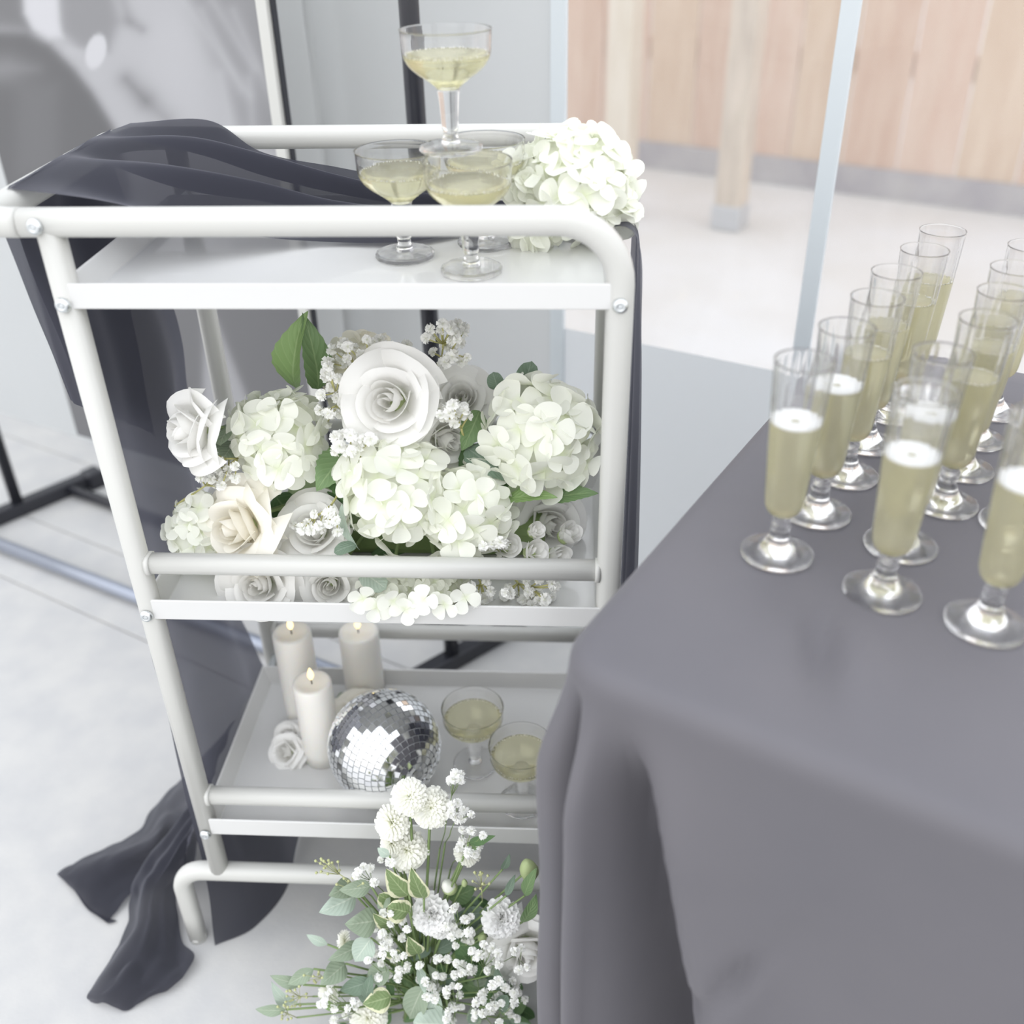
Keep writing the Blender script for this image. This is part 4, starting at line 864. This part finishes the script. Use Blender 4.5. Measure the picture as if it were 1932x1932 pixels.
# leaves named one by one (broad eucalyptus at the left, variegated in the middle)
FLV = [((672, 1690), (603, 1722), 24, L_silver, 'ovate'), ((700, 1672), (640, 1680), 17, L_euc, 'ovate'), ((712, 1735), (652, 1745), 28, L_euc, 'ovate'), ((665, 1668), (622, 1690), 20, L_euc, 'ovate'), ((618, 1782), (578, 1764), 9, L_silver, 'narrow'), ((680, 1782), (620, 1812), 17, L_euc, 'ovate'),
       ((652, 1818), (605, 1858), 22, L_euc, 'ovate'), ((592, 1828), (543, 1858), 14, L_euc, 'narrow'), ((572, 1858), (510, 1842), 12, L_euc, 'narrow'), ((556, 1895), (512, 1858), 16, L_silver, 'ovate'), ((540, 1905), (482, 1905), 11, L_euc, 'narrow'), ((700, 1770), (668, 1815), 24, L_silver, 'ovate'),
       ((772, 1690), (728, 1642), 24, L_var, 'ovate'), ((800, 1695), (775, 1640), 20, L_var, 'ovate'), ((772, 1720), (732, 1712), 24, L_var, 'round'), ((748, 1700), (716, 1690), 18, L_var, 'round'), ((745, 1745), (705, 1728), 15, L_var, 'narrow'), ((790, 1800), (770, 1770), 18, L_var, 'ovate'), ((755, 1798), (720, 1794), 12, L_var, 'narrow'),
       ((735, 1690), (712, 1715), 12, L_euc, 'ovate'), ((738, 1880), (685, 1895), 24, L_var, 'ovate'), ((800, 1860), (770, 1925), 26, L_euc, 'ovate'), ((818, 1868), (826, 1925), 16, L_silver, 'ovate'), ((790, 1820), (802, 1875), 9, L_silver, 'narrow'), ((850, 1932), (780, 1930), 30, L_silver, 'round'), ((735, 1830), (690, 1845), 22, L_euc, 'ovate'),
       ((700, 1850), (640, 1870), 18, L_dusk, 'ovate'), ((885, 1590), (932, 1578), 9, L_dark, 'narrow'), ((880, 1598), (915, 1590), 8, L_mid, 'narrow'), ((735, 1615), (712, 1600), 9, L_silver, 'narrow'), ((640, 1905), (605, 1885), 9, L_bright, 'round'), ((690, 1885), (700, 1840), 12, L_dusk, 'narrow'), ((730, 1900), (668, 1868), 14, L_dusk, 'narrow'),
       ((948, 1640), (962, 1612), 8, L_dusk, 'ovate'), ((955, 1690), (972, 1650), 8, L_dusk, 'ovate'), ((990, 1690), (1010, 1640), 12, L_mid, 'narrow'), ((985, 1740), (1012, 1690), 14, L_mid, 'narrow'), ((925, 1840), (940, 1800), 16, L_euc, 'ovate'), ((960, 1870), (935, 1830), 18, L_dusk, 'ovate'), ((940, 1905), (955, 1880), 14, L_dusk, 'round')]
for (b, t, wd, mt_, shp) in FLV:
    B = spot(b[0], b[1], gy(*b) - .012 + R.uniform(-.01, .01)); T = spot(t[0], t[1], gy(*t) - .02 + R.uniform(-.012, .012)); leaf(fa_, B, T, px2m(wd, B), mt_, (R.uniform(-.3, .3), -.7, .6), .15, .08, shp)
    stem_to(B, .0012)
q = random.Random(11)
for k in range(205):                    # the darker undergrowth of the bouquet
    v = q.uniform(1690, 2000) if k < 150 else q.uniform(1800, 2000); half = 60 + (v - 1690) * .55; u = 850 + q.uniform(-1, 1) * half + (20 if v < 1800 else 0)
    if u > 1040: continue
    y = gy(u, v) + q.uniform(.005, .07); B = spot(u, v, y); a = q.uniform(0, 6.28); L = px2m(q.uniform(28, 62), B); T = B + RT * (L * math.cos(a)) + UP * (L * math.sin(a) * .8) - FW * (L * q.uniform(-.1, .5))
    leaf(fa_, B, T, L * q.uniform(.2, .36), q.choice([L_dark, L_dark, L_dusk, L_dusk, L_mid, L_euc]), (q.uniform(-.5, .5), -.7, .6), .15, .08, q.choice(['ovate', 'narrow', 'spoon']))
def bbs(root, boxes, n, r, seed):
    tp = cluster(*boxes, n, .006, seed, .015); sprig(fa_, root, tp, r, M_stem, rs=.0004, forks=4)
BB = [((830, 1600), (845, 1455, 880, 1490), 6), ((840, 1590), (850, 1500, 895, 1560), 8), ((850, 1640), (855, 1555, 920, 1620), 9), ((760, 1650), (715, 1610, 745, 1632), 4), ((745, 1700), (668, 1632, 712, 1672), 6), ((800, 1800), (700, 1715, 770, 1790), 16), ((860, 1800), (840, 1700, 905, 1790), 16),
      ((760, 1900), (690, 1790, 770, 1850), 18), ((850, 1900), (780, 1790, 860, 1870), 14), ((900, 1880), (860, 1780, 950, 1850), 20), ((940, 1920), (900, 1840, 1000, 1900), 18), ((870, 1960), (800, 1850, 880, 1930), 18), ((760, 1960), (600, 1850, 680, 1930), 16), ((930, 1960), (880, 1880, 1000, 1932), 16), ((980, 1800), (930, 1770, 1010, 1840), 6)]
for i, (rt_, bx_, n) in enumerate(BB):
    yv = gy(*rt_); P = spot(rt_[0], rt_[1], yv + .03); bbs(P, (*bx_, gy((bx_[0] + bx_[2]) / 2, (bx_[1] + bx_[3]) / 2) - .02), n, .0050, 200 + i); stem_to(P, .001)
# seeded eucalyptus sprays: fine greenish seed heads
M_seed = pbr('yellow_green_seeds', (.46, .48, .25), .6)
for i, (rt_, bx_, n) in enumerate((((700, 1690), (585, 1618, 645, 1650), 16), ((690, 1700), (630, 1655, 690, 1685), 10), ((590, 1880), (535, 1860, 580, 1900), 16), ((640, 1840), (560, 1830, 620, 1860), 12), ((560, 1920), (520, 1890, 560, 1925), 10), ((910, 1700), (885, 1640, 925, 1680), 14))):
    tp = cluster(*bx_, gy(*rt_) - .02, n, .004, 300 + i, .008); P = spot(rt_[0], rt_[1], gy(*rt_)); parts = [sweep([P, P.lerp(sum(tp, Vector()) / len(tp), .8)], .0006, 5)]; c = P.lerp(sum(tp, Vector()) / len(tp), .7)
    for t in tp:
        parts.append(sweep([c, t], .0003, 4)); V, F = lathe([(0, -1), (.7, -.6), (1, 0), (.6, .7), (0, 1)], 6); parts.append(([v_ * .0018 + t for v_ in V], F))
    V, F = join(*parts); build('seed_spray', V, F, M_seed, fa_); stem_to(P, .001)
V, F = join(*stems); build('stems', V, F, M_stem, fa_)
